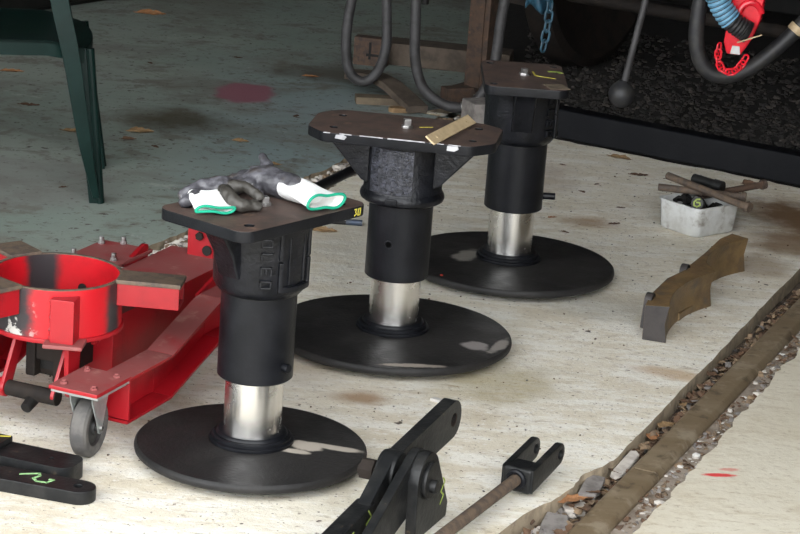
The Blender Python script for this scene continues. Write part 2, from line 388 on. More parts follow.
def jag(p0, p1, amp, step=.03, seed=0):
    """jagged polyline from p0 to p1 (2D), ends included"""
    p0, p1 = Vector(p0).to_2d(), Vector(p1).to_2d(); d = p1 - p0; L = d.length; n = max(2, int(L / step)); nn = Vector((-d.y, d.x)).normalized()
    out = []
    for i in range(n + 1):
        q = p0 + d * (i / n)
        k = 0 if i in (0, n) else amp * (mnoise.noise(Vector((i * .23 + seed, seed * 3.1, 0))) * 1.2 + mnoise.noise(Vector((i * .9 + seed, 7.7, seed))) * .7)
        out.append(tuple(q + nn * k))
    return out
def stroke(mb, pts, wd, mx, th=.0006):
    """flat painted stroke following a 2D polyline; mx carries it onto its surface"""
    ps = [Vector((p[0], p[1], 0)) for p in pts]
    for a, b in zip(ps[:-1], ps[1:]):
        d = (b - a).normalized(); n_ = Vector((-d.y, d.x, 0)) * wd / 2; a2 = a - d * wd * .25; b2 = b + d * wd * .25
        q = [a2 - n_, b2 - n_, b2 + n_, a2 + n_]
        vs = [mx @ p for p in q] + [mx @ (p + Vector((0, 0, th))) for p in q]
        mb.add(vs, [[3, 2, 1, 0], [4, 5, 6, 7], [0, 1, 5, 4], [1, 2, 6, 5], [2, 3, 7, 6], [3, 0, 4, 7]])
    return mb
def struct(o): o['kind'] = 'structure'; return o

# ------------------------------------------------------------------ the setting
BEAM0 = Vector((.456, 7.015, 0)); BEAM1 = Vector((1.160, 6.605, 0)); BD = (BEAM1 - BEAM0).normalized(); BN = Vector((-BD.y, BD.x, 0))
def BP(k, off=0., z=0.): return BEAM0 + BD * k + BN * off + Vector((0, 0, z))
def P2(p): return (p.x, p.y)

# soil under everything
struct(tag(MB().box((0, 4, -.085), (30, 40, .06)).build('floor_soil', M['soil']), 'brown soil showing in the grooves beside the rails', 'ground'))
# pale slab between the rails
right = [P2(T(-6, -.005))] + [P2(T(-.55, -.07)), P2(T(-.33, -.055))] + jag(T(-.28, -.045), T(.02, -.004), .010, .018, 3)
right += jag(T(.03, 0), T(1.6, -.022), .003, .03, 5) + jag(T(1.62, -.022), T(2.45, -.03), .008, .03, 9)
bk = jag(BP(.87, -.012), BP(-.55, -.012), .012, .03, 2)
lf = jag(T(2.72, -1.35), T(0, -1.355), .012, .03, 4) + [P2(T(-6, -1.355))]
slab = MB().prism(right + bk + lf, -.07, 0, fill=True)
struct(tag(slab.build('floor', [M['edge'], M['pale']], topmat=1, smooth=False, flat=True), 'pale scuffed painted concrete slab between the rails', 'floor'))
# cream slab to the right of the rail
edge = [P2(T(-6, .15))] + jag(T(-.6, .15), T(2.42, .135), .012, .025, 12)
MBr = MB().prism(edge + [P2(T(2.42, 4)), P2(T(-6, 4))], -.07, 0, fill=True)
struct(tag(MBr.build('floor', [M['edge'], M['cream']], topmat=1, smooth=False, flat=True), 'cream concrete slab right of the rail with red dash', 'floor'))
# green slab to the left and behind
bl = BP(-.6, .03)
ge = [P2(T(-6, -1.47))] + jag(T(-.5, -1.465), T(2.9, -1.448), .014, .022, 21)
MBg = MB().prism([(-9, -4)] + ge + [(.02, 7.24), (.25, 7.12), (.30, 14), (-9, 14)], -.07, 0, fill=True)
struct(tag(MBg.build('floor', [M['edge'], M['greenfloor']], topmat=1, smooth=False, flat=True), 'dull green painted concrete floor with dirt and leaves', 'floor'))
# ballast bed behind the black beam
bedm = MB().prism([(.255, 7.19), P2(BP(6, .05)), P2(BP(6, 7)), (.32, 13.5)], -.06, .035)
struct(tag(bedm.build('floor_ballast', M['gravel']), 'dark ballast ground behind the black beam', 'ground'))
gm = MB()
for i in range(5200):
    off = .12 + 1.6 * random.random() ** 1.5; k = random.uniform(-.15 - .5 * off, 1.5)
    r = random.uniform(.005, .015)
    p = BP(k, off, .035 + r * .25); gm.ico(p, r, (1, random.uniform(.6, 1), random.uniform(.45, .8)), .3, random.choice((0, 0, 1, 2)), random.random() * 6)
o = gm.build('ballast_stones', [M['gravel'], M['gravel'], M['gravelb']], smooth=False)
tag(o, 'dark loose ballast stones behind the black beam', 'ballast', kind='stuff')

# shed shell (open at the front, towards the camera)
FRONT = 2.3
struct(tag(MB().box((0, (15 + FRONT) / 2, 3.25), (16, 15 - FRONT, .1)).build('ceiling', M['roof']), 'shed roof over the work floor', 'ceiling'))
struct(tag(MB().box((0, 15.1, 1.65), (16, .1, 3.3)).build('wall_back', M['wall']), 'dark boarded back wall of the shed', 'wall'))
struct(tag(MB().box((-8, (15 + FRONT) / 2, 1.65), (.1, 15 - FRONT, 3.3)).build('wall_left', M['wall']), 'dark boarded left wall of the shed', 'wall'))
struct(tag(MB().box((8, (15 + FRONT) / 2, 1.65), (.1, 15 - FRONT, 3.3)).build('wall_right', M['wall']), 'dark boarded right wall of the shed', 'wall'))
struct(tag(MB().box((4.8, FRONT, 1.65), (6.4, .12, 3.3)).build('light_block_wall', M['wall']), 'unseen front wall added right of the opening to narrow the light', 'wall'))  # unseen wall put in to cut light from the front right

# rails set in the grooves
def rail(v0, v1, s0, s1, label):
    c = (v0 + v1) / 2; wd = v1 - v0
    prof = [(-wd / 2, -.012), (-wd / 2 + .008, -.003), (wd / 2 - .01, -.003), (wd / 2, -.014), (wd / 2, -.05), (-wd / 2, -.05)]
    R = Matrix((TV, Vector((0, 0, 1)), -TU)).transposed()
    mb = MB().prism([(x, z + .0) for x, z in prof], -s1, -s0, mx=mat4(T(0, c), R))
    return tag(mb.build('rail', M['rail'], bevel=.003), label, 'rail', 'running rails set in the floor')
rail(.034, .097, -4, .0215, 'brown rail in the near right groove, nearer length up to the joint')
rail(.034, .097, .0235, 2.3, 'brown rail in the right groove beyond the joint')
rail(-1.432, -1.369, -4, 2.7, 'rubble-covered rail in the left groove behind the red trolley jack')

# packed dirt beside the right rail
for v0_, v1_, zt_, mt_, lb_ in ((.096, .19, -.020, 'dirt', 'dusty grey dirt packed right of the rail'), (-.09, .035, -.040, 'soil', 'brown soil packed left of the rail')):
    mb = MB().prism([P2(T(-4, v0_)), P2(T(-4, v1_)), P2(T(2.28, v1_)), P2(T(2.28, v0_))], -.06, zt_)
    struct(tag(mb.build('floor_dirt', M[mt_]), lb_, 'ground'))
# loose fill in the grooves
def scatter_chip(mb, p, sz, mi, tilt=.6):
    R = rot3(random.random() * 6.3, random.uniform(-tilt, tilt), random.uniform(-tilt, tilt)); n = random.randint(4, 6); vs = []
    for k in range(n):
        a = 2 * PI * k / n + random.uniform(-.3, .3); r = sz * random.uniform(.6, 1.1)
        vs.append(p + R @ Vector((r * math.cos(a), r * math.sin(a) * .7, sz * random.uniform(-.15, .25))))
    vs.append(p + R @ Vector((0, 0, sz * random.uniform(.05, .35)))); fs = [[k, (k + 1) % n, n] for k in range(n)]
    vs2 = [q - Vector((0, 0, .0015)) for q in vs[:n]]
    fs += [[k, n + 1 + k, n + 1 + (k + 1) % n, (k + 1) % n] for k in range(n)] + [[n + 1 + k for k in range(n)][::-1]]
    mb.add(vs + vs2, fs, mi)
dm = MB()
for i in range(1100):
    s_ = random.uniform(-.75, 2.2); v_ = random.uniform(.0, .036) if s_ > 0 else random.uniform(-.05, .036)
    scatter_chip(dm, T(s_, v_, random.uniform(-.05, -.018)), random.uniform(.005, .017), random.choice((0, 0, 1, 2, 3, 4, 4)))
for i in range(500):
    s_ = random.uniform(-.75, 2.2); scatter_chip(dm, T(s_, random.uniform(.098, .15), random.uniform(-.022, -.014)), random.uniform(.004, .012), random.choice((0, 1, 2, 3, 4)))
tag(dm.build('leaf_litter', [M['litter'], M['leafdark'], M['stoneC'], M['stoneB'], M['leafdark']], smooth=False), 'leaf litter and grit filling the right rail groove', 'debris', kind='stuff')
rm = MB()
for i in range(420):
    s_ = random.uniform(-.75, 2.2); r = random.uniform(.003, .008)
    rm.ico(T(s_, random.uniform(.10, .152), -.022 + r * .3), r, (1, .8, .6), .35, random.choice((0, 0, 1, 1, 2, 2, 2, 3)), random.random() * 6)
for i in range(160):
    s_ = random.uniform(-.5, .1); r = random.uniform(.003, .009)
    rm.ico(T(s_, random.uniform(-.055, .01), -.04 + r), r, (1, .8, .6), .35, random.choice((0, 1, 2)), random.random() * 6)
tag(rm.build('grit', [M['stoneA'], M['stoneB'], M['stoneC'], M['chipwhite']], smooth=False), 'pale crumbled grit along the cream slab edge', 'debris', kind='stuff')
lm = MB()
for i in range(1500):
    s_ = random.uniform(-.3, 2.7); r = random.uniform(.005, .016); v_ = random.uniform(-1.46, -1.35)
    lm.ico(T(s_, v_, -.022 + r * .55 + (.012 if -1.435 < v_ < -1.40 else 0)), r, (1, .75, .6), .35, random.choice((0, 0, 0, 1, 2)), random.random() * 6)
tag(lm.build('rubble', [M['stoneA'], M['stoneB'], M['stoneC']], smooth=False), 'pale crumbled concrete rubble along the green floor edge', 'rubble', kind='stuff')
fm = MB()
for i in range(260):   # crumbs lying on the slab
    s_ = random.uniform(-.6, 2.3); v_ = random.uniform(-1.3, -.04); r = random.uniform(.0015, .0035)
    fm.ico(T(s_, v_, r * .5), r, (1, .8, .6), .3, random.choice((0, 1, 1)), random.random() * 6)
tag(fm.build('floor_crumbs', [M['stoneB'], M['leafdark']], smooth=False), 'tiny dark crumbs scattered over the pale slab', 'debris', kind='stuff')

# broken flat pieces lying in the right groove
def flatpiece(s_, v_, L, W, ang, matn, label, z=-.02, tilt=.05):
    pts = []
    for a in range(8):
        t_ = 2 * PI * a / 8; k = 1 / max(abs(math.cos(t_)), abs(math.sin(t_))); k = min(k, 1.25)
        pts.append((L / 2 * math.cos(t_) * k * random.uniform(.85, 1), W / 2 * math.sin(t_) * k * random.uniform(.85, 1)))
    mb = MB().prism(pts, -.006, .005)
    o_ = mb.build('broken_slab_piece', M[matn], bevel=.0015, seg=1); o_.location = T(s_, v_, z); o_.rotation_euler = (tilt, -tilt, TA + ang)
    return tag(o_, label, 'stone', 'broken pieces in the right groove')
flatpiece(.055, .016, .15, .026, 0, 'stoneA', 'long flat grey fragment in groove beside the rail joint', -.016)
flatpiece(-.085, -.004, .11, .04, .1, 'stoneB', 'flat grey broken slate in groove near the orange leaf', -.018)
flatpiece(-.17, -.012, .07, .05, .5, 'stoneA', 'flat pale fragment in groove under the orange leaf', -.03)
flatpiece(-.30, -.005, .12, .05, .2, 'stoneB', 'flat grey fragment lowest in the right groove', -.025)

# black steel beam edging the ballast
bmx = MB()
bmx.prism([(-.0, .004), (-.0, .088), (.004, .092), (.065, .092), (.068, .088), (.068, .06), (.012, .05), (.012, .016), (.06, .016), (.06, .004)], -.23, 5.0,
          mx=mat4(BEAM0, Matrix((BN, Vector((0, 0, 1)), BD)).transposed()))
tag(bmx.build('steel_beam', M['beam'], bevel=.0015), 'long black steel beam lying across the back of the floor', 'beam')

# ------------------------------------------------------------------ buffers standing on their heads
def on_cyl(R, ang, z, roll=0., lean=0.):
    """matrix whose local z is the outward normal of a vertical cylinder, local y is up"""
    n_ = Vector((math.cos(ang), math.sin(ang), 0)); up = Vector((0, 0, 1)); x = up.cross(n_)
    m = Matrix((x, up, n_)).transposed()
    if roll: m = m @ Matrix.Rotation(roll, 3, 'Z')
    return mat4(n_ * R + Vector((0, 0, z)), m)

def letter_bars(ch):
    w_, h_ = .0165, .0225; b = .0042
    A = {'O': [((0, h_ / 2 - b / 2), (w_, b)), ((0, -h_ / 2 + b / 2), (w_, b)), ((-w_ / 2 + b / 2, 0), (b, h_)), ((w_ / 2 - b / 2, 0), (b, h_))],
         'L': [((0, -h_ / 2 + b / 2), (w_, b)), ((-w_ / 2 + b / 2, 0), (b, h_))],
         'E': [((0, h_ / 2 - b / 2), (w_, b)), ((0, 0), (w_ * .8, b)), ((0, -h_ / 2 + b / 2), (w_, b)), ((-w_ / 2 + b / 2, 0), (b, h_))]}
    return A[ch]

def buffer_base(t, disc_r, discm):
    r = disc_r
    prof = [(0, 0), (r * .45, .003), (r * .8, .010), (r - .006, .017), (r - .001, .021), (r, .026), (r - .001, .031), (r - .005, .035), (r * .7, .037), (.09, .042), (.06, .044), (0, .044)]
    d = MB().lathe(prof, 96); d.build('buffer_head', M[discm], t)
    cp = [(.05, .040), (.079, .040), (.081, .044), (.0805, .0485), (.077, .050), (.0755, .0505), (.0755, .055), (.073, .0575), (.0685, .058), (.067, .0615), (.064, .064), (.05, .064)]
    MB().lathe(cp, 64).build('collar', M['black'], t)
    MB().cyl((0, 0, .05), (0, 0, .30), .055, n=64).build('shaft', M['steel'], t, bevel=.001)

def buffer_oleo(name, label, loc, ang, disc_r, discm, pin_len, L, W):
    t = thing(name, label, 'buffer', loc, 0, 'railway buffers standing on their heads')
    buffer_base(t, disc_r, discm)
    R1, R2 = .0715, .088
    MB().lathe([(.054, .172), (R1 - .003, .172), (R1, .175), (R1 - .0005, .35), (.054, .35)], 64, closed=True).build('sleeve', M['black'], t)
    cs = MB().lathe([(.05, .340), (R1 + .001, .340), (R1 + .006, .343), (R2 - .004, .351), (R2, .36), (R2 + .001, .42), (R2 + .003, .465), (R2 + .006, .482), (.05, .482)], 64)
    casing = cs.build('casing', M['cast'], t)
    side = ang - PI / 2
    # pin screw low on the sleeve
    nrm = Vector((math.cos(side), math.sin(side), 0))
    pn = MB().cyl(nrm * .06 + Vector((0, 0, .205)), nrm * (R1 + pin_len) + Vector((0, 0, .205)), .0085, n=20).build('grub_screw', M['black'], t, bevel=.0015)
    # raised letters, reading downwards
    la = side - math.radians(42)
    for i, ch in enumerate('OLEO'):
        mb = MB(); mx = on_cyl(R2 - .001, la, .4535 - i * .0262, -PI / 2)
        for (cx, cy), (sx, sy) in letter_bars(ch):
            mb.box((cx, cy, .0015), (sx, sy, .0095))
        mb.build('letter', M['cast'], casing, bevel=.0012, mx=mx)
    # raised frame beside the letters
    mb = MB(); 
    for s_ in (-1, 1):
        for zc, hh in ((.445, .052), (.388, .058)):
            mb.box(on_cyl(R2 + .002, side + s_ * .42, zc).translation, (.008, .010, hh), rot3(side + s_ * .42))
        mb.box(on_cyl(R2 + .000, side + s_ * .22, .418).translation, (.008, .006, .09), rot3(side + s_ * .22))
    for a_ in (-.3, -.1, .1, .3): mb.box(on_cyl(R2 + .002, side + a_, .364).translation, (.008, .022, .012), rot3(side + a_))
    mb.box(on_cyl(R2 - .004, side, .415).translation, (.008, .02, .085), rot3(side))
    mb.build('cast_panel', M['cast'], casing, bevel=.0025)
    # flange plate
    mx = mat4((0, 0, 0), rot3(ang))
    holes = [circ(sx * .125, sy * .078, .0095, 16) for sx in (-1, 1) for sy in (-1, 1)]
    pl = MB().prism(rrect(L, W, .028, 7), .480, .502, holes, mx)
    plate = pl.build('flange_plate', [M['black'], M['rusttop']], t, bevel=.0022, topmat=1)
    for sx in (-1, 1):
        for sy in (-1, 1):
            q_ = mx @ Vector((sx * .125, sy * .078, 0)); MB().cyl(q_ + Vector((0, 0, .482)), q_ + Vector((0, 0, .497)), .0098, n=16).build('dark_hole_fill', M['dark'], plate)  # dark plug inside each hole, so its shade is painted in
    # gussets under the two long overhangs
    for s_ in (-1, 1):
        mg = mat4((0, 0, 0), Matrix((Vector((math.cos(ang), math.sin(ang), 0)) * s_, Vector((0, 0, 1)), Vector((-math.sin(ang), math.cos(ang), 0)) * -s_)).transposed())
        MB().prism([(.07, .481), (.146, .481), (.128, .462), (.105, .425), (.092, .385), (.07, .36)], -.026, .026, mx=mg).build('gusset', M['cast'], t, bevel=.005, seg=3)
    # stud with square end in the middle
    sq = MB().cyl((0, 0, .50), (0, 0, .508), .014, n=6).box((0, 0, .513), (.014, .014, .012), rot3(.5))
    sq.build('centre_stud', M['oldsteel'], t, bevel=.0015)
    return t, plate, mx

B1 = (-.2572, 4.0865, 0); B2 = (-.0071, 4.8429, 0); B3 = (.2656, 5.4711, 0)
A1 = math.radians(52)
b1, p1, mx1 = buffer_oleo('railway_buffer', 'nearest black buffer with work gloves on its diamond-turned plate', B1, A1, .221, 'disc1', .012, .342, .222)
mk = MB()   # yellow number chalked on the plate's right-hand end edge
em = mat4(mx1 @ Vector((.055, -.1108, .491)), rot3(A1) @ Matrix.Rotation(PI / 2, 3, 'X'))
for ox, st_ in ((.072, [(0, .006), (.006, .006), (.003, .001), (.006, -.003), (0, -.006)]), (.082, [(0, -.006), (.006, -.006), (.007, .006), (.001, .006), (0, -.006)])):
    stroke(mk, [(x + ox, y) for x, y in st_], .002, em)
mk.build('chalk_mark', M['yellow'], p1, label='yellow chalked number')
b3, p3, mx3 = buffer_oleo('railway_buffer', 'farthest black buffer standing beside the white tub and beam', B3, math.radians(91), .264, 'disc3', .03, .315, .200)
mk = MB(); em = mat4((0, 0, .5022))
stroke(mk, [(.022, .045), (.026, .0), (.075, -.02)], .0045, em)
mk.build('chalk_mark', M['yellow'], p3, label='yellow paint line')
mk = MB(); stroke(mk, [(.062, .062), (.085, .068), (.092, .052)], .011, em)
mk.build('chalk_mark', M['lime'], p3, label='lime paint dab')
MB().box((.073, -.115, .5025), (.05, .055, .001), rot3(.3)).build('rust_patch', M['woodpale'], p3)

def buffer_bead():
    ang = math.radians(-7)
    t = thing('railway_buffer', 'middle black buffer with beaded casing and brass strip on top', 'buffer', B2, 0, 'railway buffers standing on their heads')
    buffer_base(t, .266, 'disc2')
    R1, R2 = .0700, .0855
    sl = MB().lathe([(.054, .163), (R1 - .003, .163), (R1, .166), (R1, .35), (.054, .35)], 64, closed=True).build('sleeve', M['black'], t)
    ha = math.radians(-108); hn = Vector((math.cos(ha), math.sin(ha), 0))
    hp = on_cyl(R1 - .004, ha, .248)
    MB().prism(circ(0, 0, .0095, 20), 0, .0055, [circ(0, 0, .0062, 20)], hp).build('screw_hole_rim', M['black'], sl, bevel=.001)
    MB().prism(circ(0, 0, .0066, 20), 0, .0052, mx=hp).build('screw_hole', M['void'], sl)
    cs = MB().lathe([(.05, .333), (.074, .333), (.084, .335), (.0905, .3395), (.0925, .346), (.0910, .353), (R2 + .002, .358), (R2, .362), (R2, .45), (R2 + .002, .475), (.05, .475)], 64)
    casing = cs.build('casing', M['cast'], t)
    # cast plaque: worn raised lettering in four upright columns
    rnd = random.Random(5); mb = MB(); ca = math.radians(-110)
    for i in range(9):
        a_ = ca + math.radians(-30 + 7.5 * i); mb.box(on_cyl(R2 - .002, a_, .412).translation, (.007, .0125, .098), rot3(a_))
    for ci in range(4):
        a_ = ca + math.radians(-24 + 16 * ci); z = .459
        while z > .368:
            h_ = rnd.uniform(.004, .009)
            for k in range(2):
                mb.box(on_cyl(R2 + .0008, a_ + rnd.uniform(-.07, .07), z - h_ / 2).translation, (.005, rnd.uniform(.004, .012), h_ * rnd.uniform(.5, .9)), rot3(a_))
            z -= h_ + .0012
    mb.build('cast_plaque', M['plaque'], casing, bevel=.0007, seg=1)
    MB().box(on_cyl(.0935, ca + .1, .349).translation, (.006, .028, .014), rot3(ca + .1)).build('cast_lug', M['black'], casing, bevel=.003)
    L, W, c_ = .412, .235, .052
    out = [(-L / 2, -W / 2 + c_), (-L / 2 + c_ * .8, -W / 2), (L / 2 - c_, -W / 2), (L / 2 - .006, -W / 2 + c_), (L / 2 - .004, W / 2 - c_ * .7), (L / 2 - c_, W / 2), (-L / 2 + c_ * .8, W / 2), (-L / 2, W / 2 - c_)]
    # round the chamfered outline
    o2 = []
    for i in range(len(out)):
        p0, p, p2 = Vector(out[i - 1]), Vector(out[i]), Vector(out[(i + 1) % len(out)])
        a, b = p + (p0 - p).normalized() * .016, p + (p2 - p).normalized() * .016
        for k in range(5):
            t_ = k / 4; q = a * (1 - t_) ** 2 + p * 2 * t_ * (1 - t_) + b * t_ ** 2; o2.append((q.x, q.y))
    mx = mat4((0, 0, 0), rot3(ang))
    holes = [circ(sx * .15, sy * .06, .009, 16) for sx in (-1, 1) for sy in (-1, 1)]
    MB().prism(o2, .472, .494, holes, mx).build('flange_plate', [M['black'], M['rusttop']], t, bevel=.0022, topmat=1)
    for sx in (-1, 1):
        for sy in (-1, 1):
            q_ = mx @ Vector((sx * .15, sy * .06, 0)); MB().cyl(q_ + Vector((0, 0, .474)), q_ + Vector((0, 0, .489)), .0092, n=16).build('dark_hole_fill', M['dark'], t)  # dark plugs paint the shade inside these holes too
    ch = MB(); rr = random.Random(3)
    for x, wdt in ((-.155, .014), (-.115, .026), (-.06, .05), (-.01, .03), (.03, .05), (.08, .03), (.118, .026)):
        ch.box(mx @ Vector((x, -W / 2 - .0001, .4935)), (wdt, .002, rr.uniform(.0015, .003)), rot3(ang))
    ch.prism([(-.012, -.003), (.008, -.005), (.013, .002), (.005, .006), (-.01, .005)], 0, .0012, mx=mat4(mx @ Vector((-.125, -W / 2 + .0003, .486)), rot3(ang) @ Matrix.Rotation(PI / 2, 3, 'X'))).prism([(-.013, -.005), (.003, -.006), (.012, -.001), (.010, .006), (-.012, .005)], 0, .0012, mx=mat4(mx @ Vector((.115, -W / 2 + .0003, .486)), rot3(ang) @ Matrix.Rotation(PI / 2, 3, 'X')))
    ch.build('chipped_edge', M['chip'], t, label='bare metal where the black paint is chipped')
    for s_ in (-1, 1):
        mg = mat4((0, 0, 0), Matrix((Vector((math.cos(ang), math.sin(ang), 0)) * s_, Vector((0, 0, 1)), Vector((-math.sin(ang), math.cos(ang), 0)) * -s_)).transposed())
        MB().prism([(.07, .473), (.165, .473), (.158, .462), (.086, .382), (.07, .375)], -.05, .05, mx=mg).build('gusset', M['cast'], t, bevel=.004)
    sq = MB().cyl((0, .0, .492), (0, .0, .500), .013, n=6).box((0, 0, .506), (.015, .015, .016), rot3(.3))
    sq.build('centre_stud', M['oldsteel'], t, bevel=.0015)
    mk = MB(); stroke(mk, [(.028, .012), (.055, .022)], .004, mat4((0, 0, .4942))); mk.build('chalk_mark', M['yellow'], t, label='yellow paint line')
    return t
buffer_bead()

# brass strip lying across the corner of the middle plate
pa, pb = Vector((.042, 4.678, .4945)), Vector((.131, 4.912, .4945))
d = (pb - pa); L_ = d.length; an = math.atan2(d.y, d.x)
o = MB().prism(rrect(L_, .026, .001, 2), 0, .004, [circ(-L_ * .36, 0, .0032, 12), circ(L_ * .36, 0, .0032, 12)]).build('brass_strip', M['brass'], bevel=.0006)
# one end rests on the plate edge, lifted slightly towards the far end
o.location = (pa + pb) / 2 + Vector((0, 0, .012)); o.rotation_euler = Matrix(((d.normalized().x, -math.sin(an), 0), (d.normalized().y, math.cos(an), 0), (0, 0, 1))).to_euler()
o.rotation_euler.rotate_axis('X', .62)
tag(o, 'flat brass strip with two holes on the middle buffer plate', 'metal strip')

# ------------------------------------------------------------------ gloves
def capsule_chain(mb, pts, rs, n=12, flat=1.):
    P = spline(pts, 5); m = len(P); R = []
    for i in range(m):
        t_ = i / (m - 1) * (len(rs) - 1); k = min(int(t_), len(rs) - 2); R.append(rs[k] + (rs[k + 1] - rs[k]) * (t_ - k))
    e0 = P[0] + (P[0] - P[1]).normalized() * R[0] * .7; e1 = P[-1] + (P[-1] - P[-2]).normalized() * R[-1] * .7
    mb.tube([e0] + P + [e1], [R[0] * .4] + R + [R[-1] * .4], n)
def remesh(o_, vox, sm=6):
    r_ = o_.modifiers.new('remesh', 'REMESH'); r_.mode = 'VOXEL'; r_.voxel_size = vox; r_.use_smooth_shade = True
    s_ = o_.modifiers.new('smooth', 'SMOOTH'); s_.iterations = sm; s_.factor = .5
    return o_
tex = bpy.data.textures.new('wrinkle', 'CLOUDS'); tex.noise_scale = .022; tex.noise_depth = 2
def wrinkle(o_, k=.009):
    d_ = o_.modifiers.new('wrinkle', 'DISPLACE'); d_.texture = tex; d_.strength = k; d_.mid_level = .5; d_.texture_coords = 'LOCAL'; return o_
def cuff_mesh(p0, p1, side, w0, h0, w1, h1, open_depth=.03, wob=.004, n=40, rings=9):
    """flattened knitted tube from p0 (wrist) to p1 (open end)"""
    p0, p1 = Vector(p0), Vector(p1); d = (p1 - p0).normalized(); sx = Vector(side); sx = (sx - d * sx.dot(d)).normalized(); up = sx.cross(d)
    mb = MB(); vs = []; rows = []
    for i in range(rings): rows.append((i / (rings - 1), 0))
    for i in range(1, 5): rows.append((1 - i / 4 * .35, .0025))
    for t_, inset in rows:
        c_ = p0.lerp(p1, t_); ww = w0 + (w1 - w0) * t_ - inset; hh = h0 + (h1 - h0) * t_ - inset
        for k in range(n):
            a = 2 * PI * k / n
            pinch = 1 - .3 * math.exp(-((math.cos(a)) / .45) ** 2) * t_
            wv = wob * math.sin(a * 3 + t_ * 5) * (1 - t_ * .5)
            vs.append(c_ + sx * (ww * math.cos(a)) + up * ((hh * pinch) * math.sin(a) + wv))
    R_ = len(rows); fs = [[i * n + k, i * n + (k + 1) % n, (i + 1) * n + (k + 1) % n, (i + 1) * n + k] for i in range(R_ - 1) for k in range(n)]
    fs.append([k for k in range(n)]); fs.append([(R_ - 1) * n + k for k in range(n)])
    mb.add(vs, fs)
    rim = [vs[(rings - 1) * n + k] for k in range(n)]
    return mb, rim
PZ = .502
# glove lying along the back of the plate, open cuff towards the right
g2 = thing('work_glove', 'grey work glove lying flat, open white cuff towards the right', 'glove', (-.215, 4.13, PZ), 0, 'work gloves on the nearest buffer')
o0 = Vector((-.215, 4.13, PZ))
def loc(x, y, z): return Vector((x, y, PZ + z)) - o0
mb, rim = cuff_mesh(loc(-.222, 4.155, .022), loc(-.143, 4.072, .019), Vector((.80, .60, 0)), .030, .018, .045, .0165)
mb.build('cuff', M['white'], g2)
MB().tube(rim + rim[:2], .0028, 8).build('hem', M['hem'], g2)
mb = MB()
capsule_chain(mb, [loc(-.205, 4.135, .022), loc(-.25, 4.165, .024), loc(-.29, 4.175, .022)], [.024, .030, .026], 14)
capsule_chain(mb, [loc(-.215, 4.165, .020), loc(-.255, 4.195, .022), loc(-.29, 4.20, .020)], [.02, .024, .022], 14)
for i, (dy, ln) in enumerate(((-.035, .055), (-.012, .07), (.012, .072), (.032, .06))):
    capsule_chain(mb, [loc(-.285, 4.182 + dy, .02), loc(-.305, 4.178 + dy, .021), loc(-.285 - ln * .75, 4.172 + dy, .014)], [.014, .013, .0105], 10)
capsule_chain(mb, [loc(-.25, 4.195, .025), loc(-.262, 4.215, .040), loc(-.275, 4.235, .055)], [.014, .012, .009], 10)
wrinkle(remesh(mb.build('hand', M['glove'], g2), .0028))
# crumpled glove at the left corner
g1 = thing('work_glove', 'crumpled grey work glove with folded white cuff, nearer the camera', 'glove', (-.34, 4.03, PZ), 0, 'work gloves on the nearest buffer')
o0 = Vector((-.34, 4.03, PZ))
mb, rim = cuff_mesh(loc(-.362, 4.055, .017), loc(-.338, 3.985, .012), Vector((.93, .36, 0)), .036, .015, .036, .0065, wob=.004)
mb.build('cuff', M['white'], g1)
MB().tube(rim + rim[:2], .0027, 8).build('hem', M['hem'], g1)
mb = MB()
capsule_chain(mb, [loc(-.405, 4.055, .012), loc(-.385, 4.065, .020), loc(-.35, 4.085, .026), loc(-.325, 4.09, .024)], [.012, .018, .024, .02], 12)
capsule_chain(mb, [loc(-.40, 4.03, .010), loc(-.385, 4.045, .014), loc(-.36, 4.07, .018)], [.010, .014, .018], 12)
capsule_chain(mb, [loc(-.36, 4.10, .02), loc(-.335, 4.12, .025), loc(-.31, 4.115, .022)], [.014, .016, .014], 10)
wrinkle(remesh(mb.build('hand', M['glove'], g1), .0028), .012)
mb = MB()
capsule_chain(mb, [loc(-.33, 4.06, .028), loc(-.318, 4.03, .028), loc(-.298, 4.012, .018), loc(-.262, 4.03, .012)], [.014, .015, .012, .009], 12)
capsule_chain(mb, [loc(-.32, 4.08, .03), loc(-.29, 4.07, .034), loc(-.262, 4.055, .022)], [.013, .011, .009], 12)
capsule_chain(mb, [loc(-.325, 4.05, .012), loc(-.29, 4.03, .012), loc(-.27, 4.04, .012)], [.011, .011, .009], 12)
wrinkle(remesh(mb.build('fingers', M['glove2'], g1), .0028))

# ------------------------------------------------------------------ red trolley jack
J = Vector((-.5607, 4.0497, 0)); CV = -.156          # caster contact, centre line offset
jk = thing('trolley_jack', 'red wheeled trolley jack with large ring cradle and long handle', 'trolley jack', J, TROT)
RC = Vector((CV, .13, 0)); RO, RI = .126, .119
# cradle ring (own object origin at ring centre so that its scorch marks stay put)
ring = MB().prism(circ(0, 0, RO, 72), .205, .302, [circ(0, 0, RI, 72)]).build('cradle_ring', M['redring'], jk, bevel=.0012, ang=50)
ring.location = RC
fl = MB().prism(circ(0, 0, .130, 64), .197, .206, [circ(0, 0, .08, 48)]).build('ring_flange', M['red'], jk, bevel=.0015, ang=50); fl.location = RC
MB().lathe([(RI, .3005), (RI, .3028), (RO, .3028), (RO, .3005)], 72, closed=True).build('ring_rim', M['rustgrey'], ring)
hh = MB().cyl((-.001, RI - .0015, 0), (-.001, RI - .004, 0), .009, n=20).build('dark_hole_fill', M['dark'], ring); hh.location = (-.01, -.003, .238)
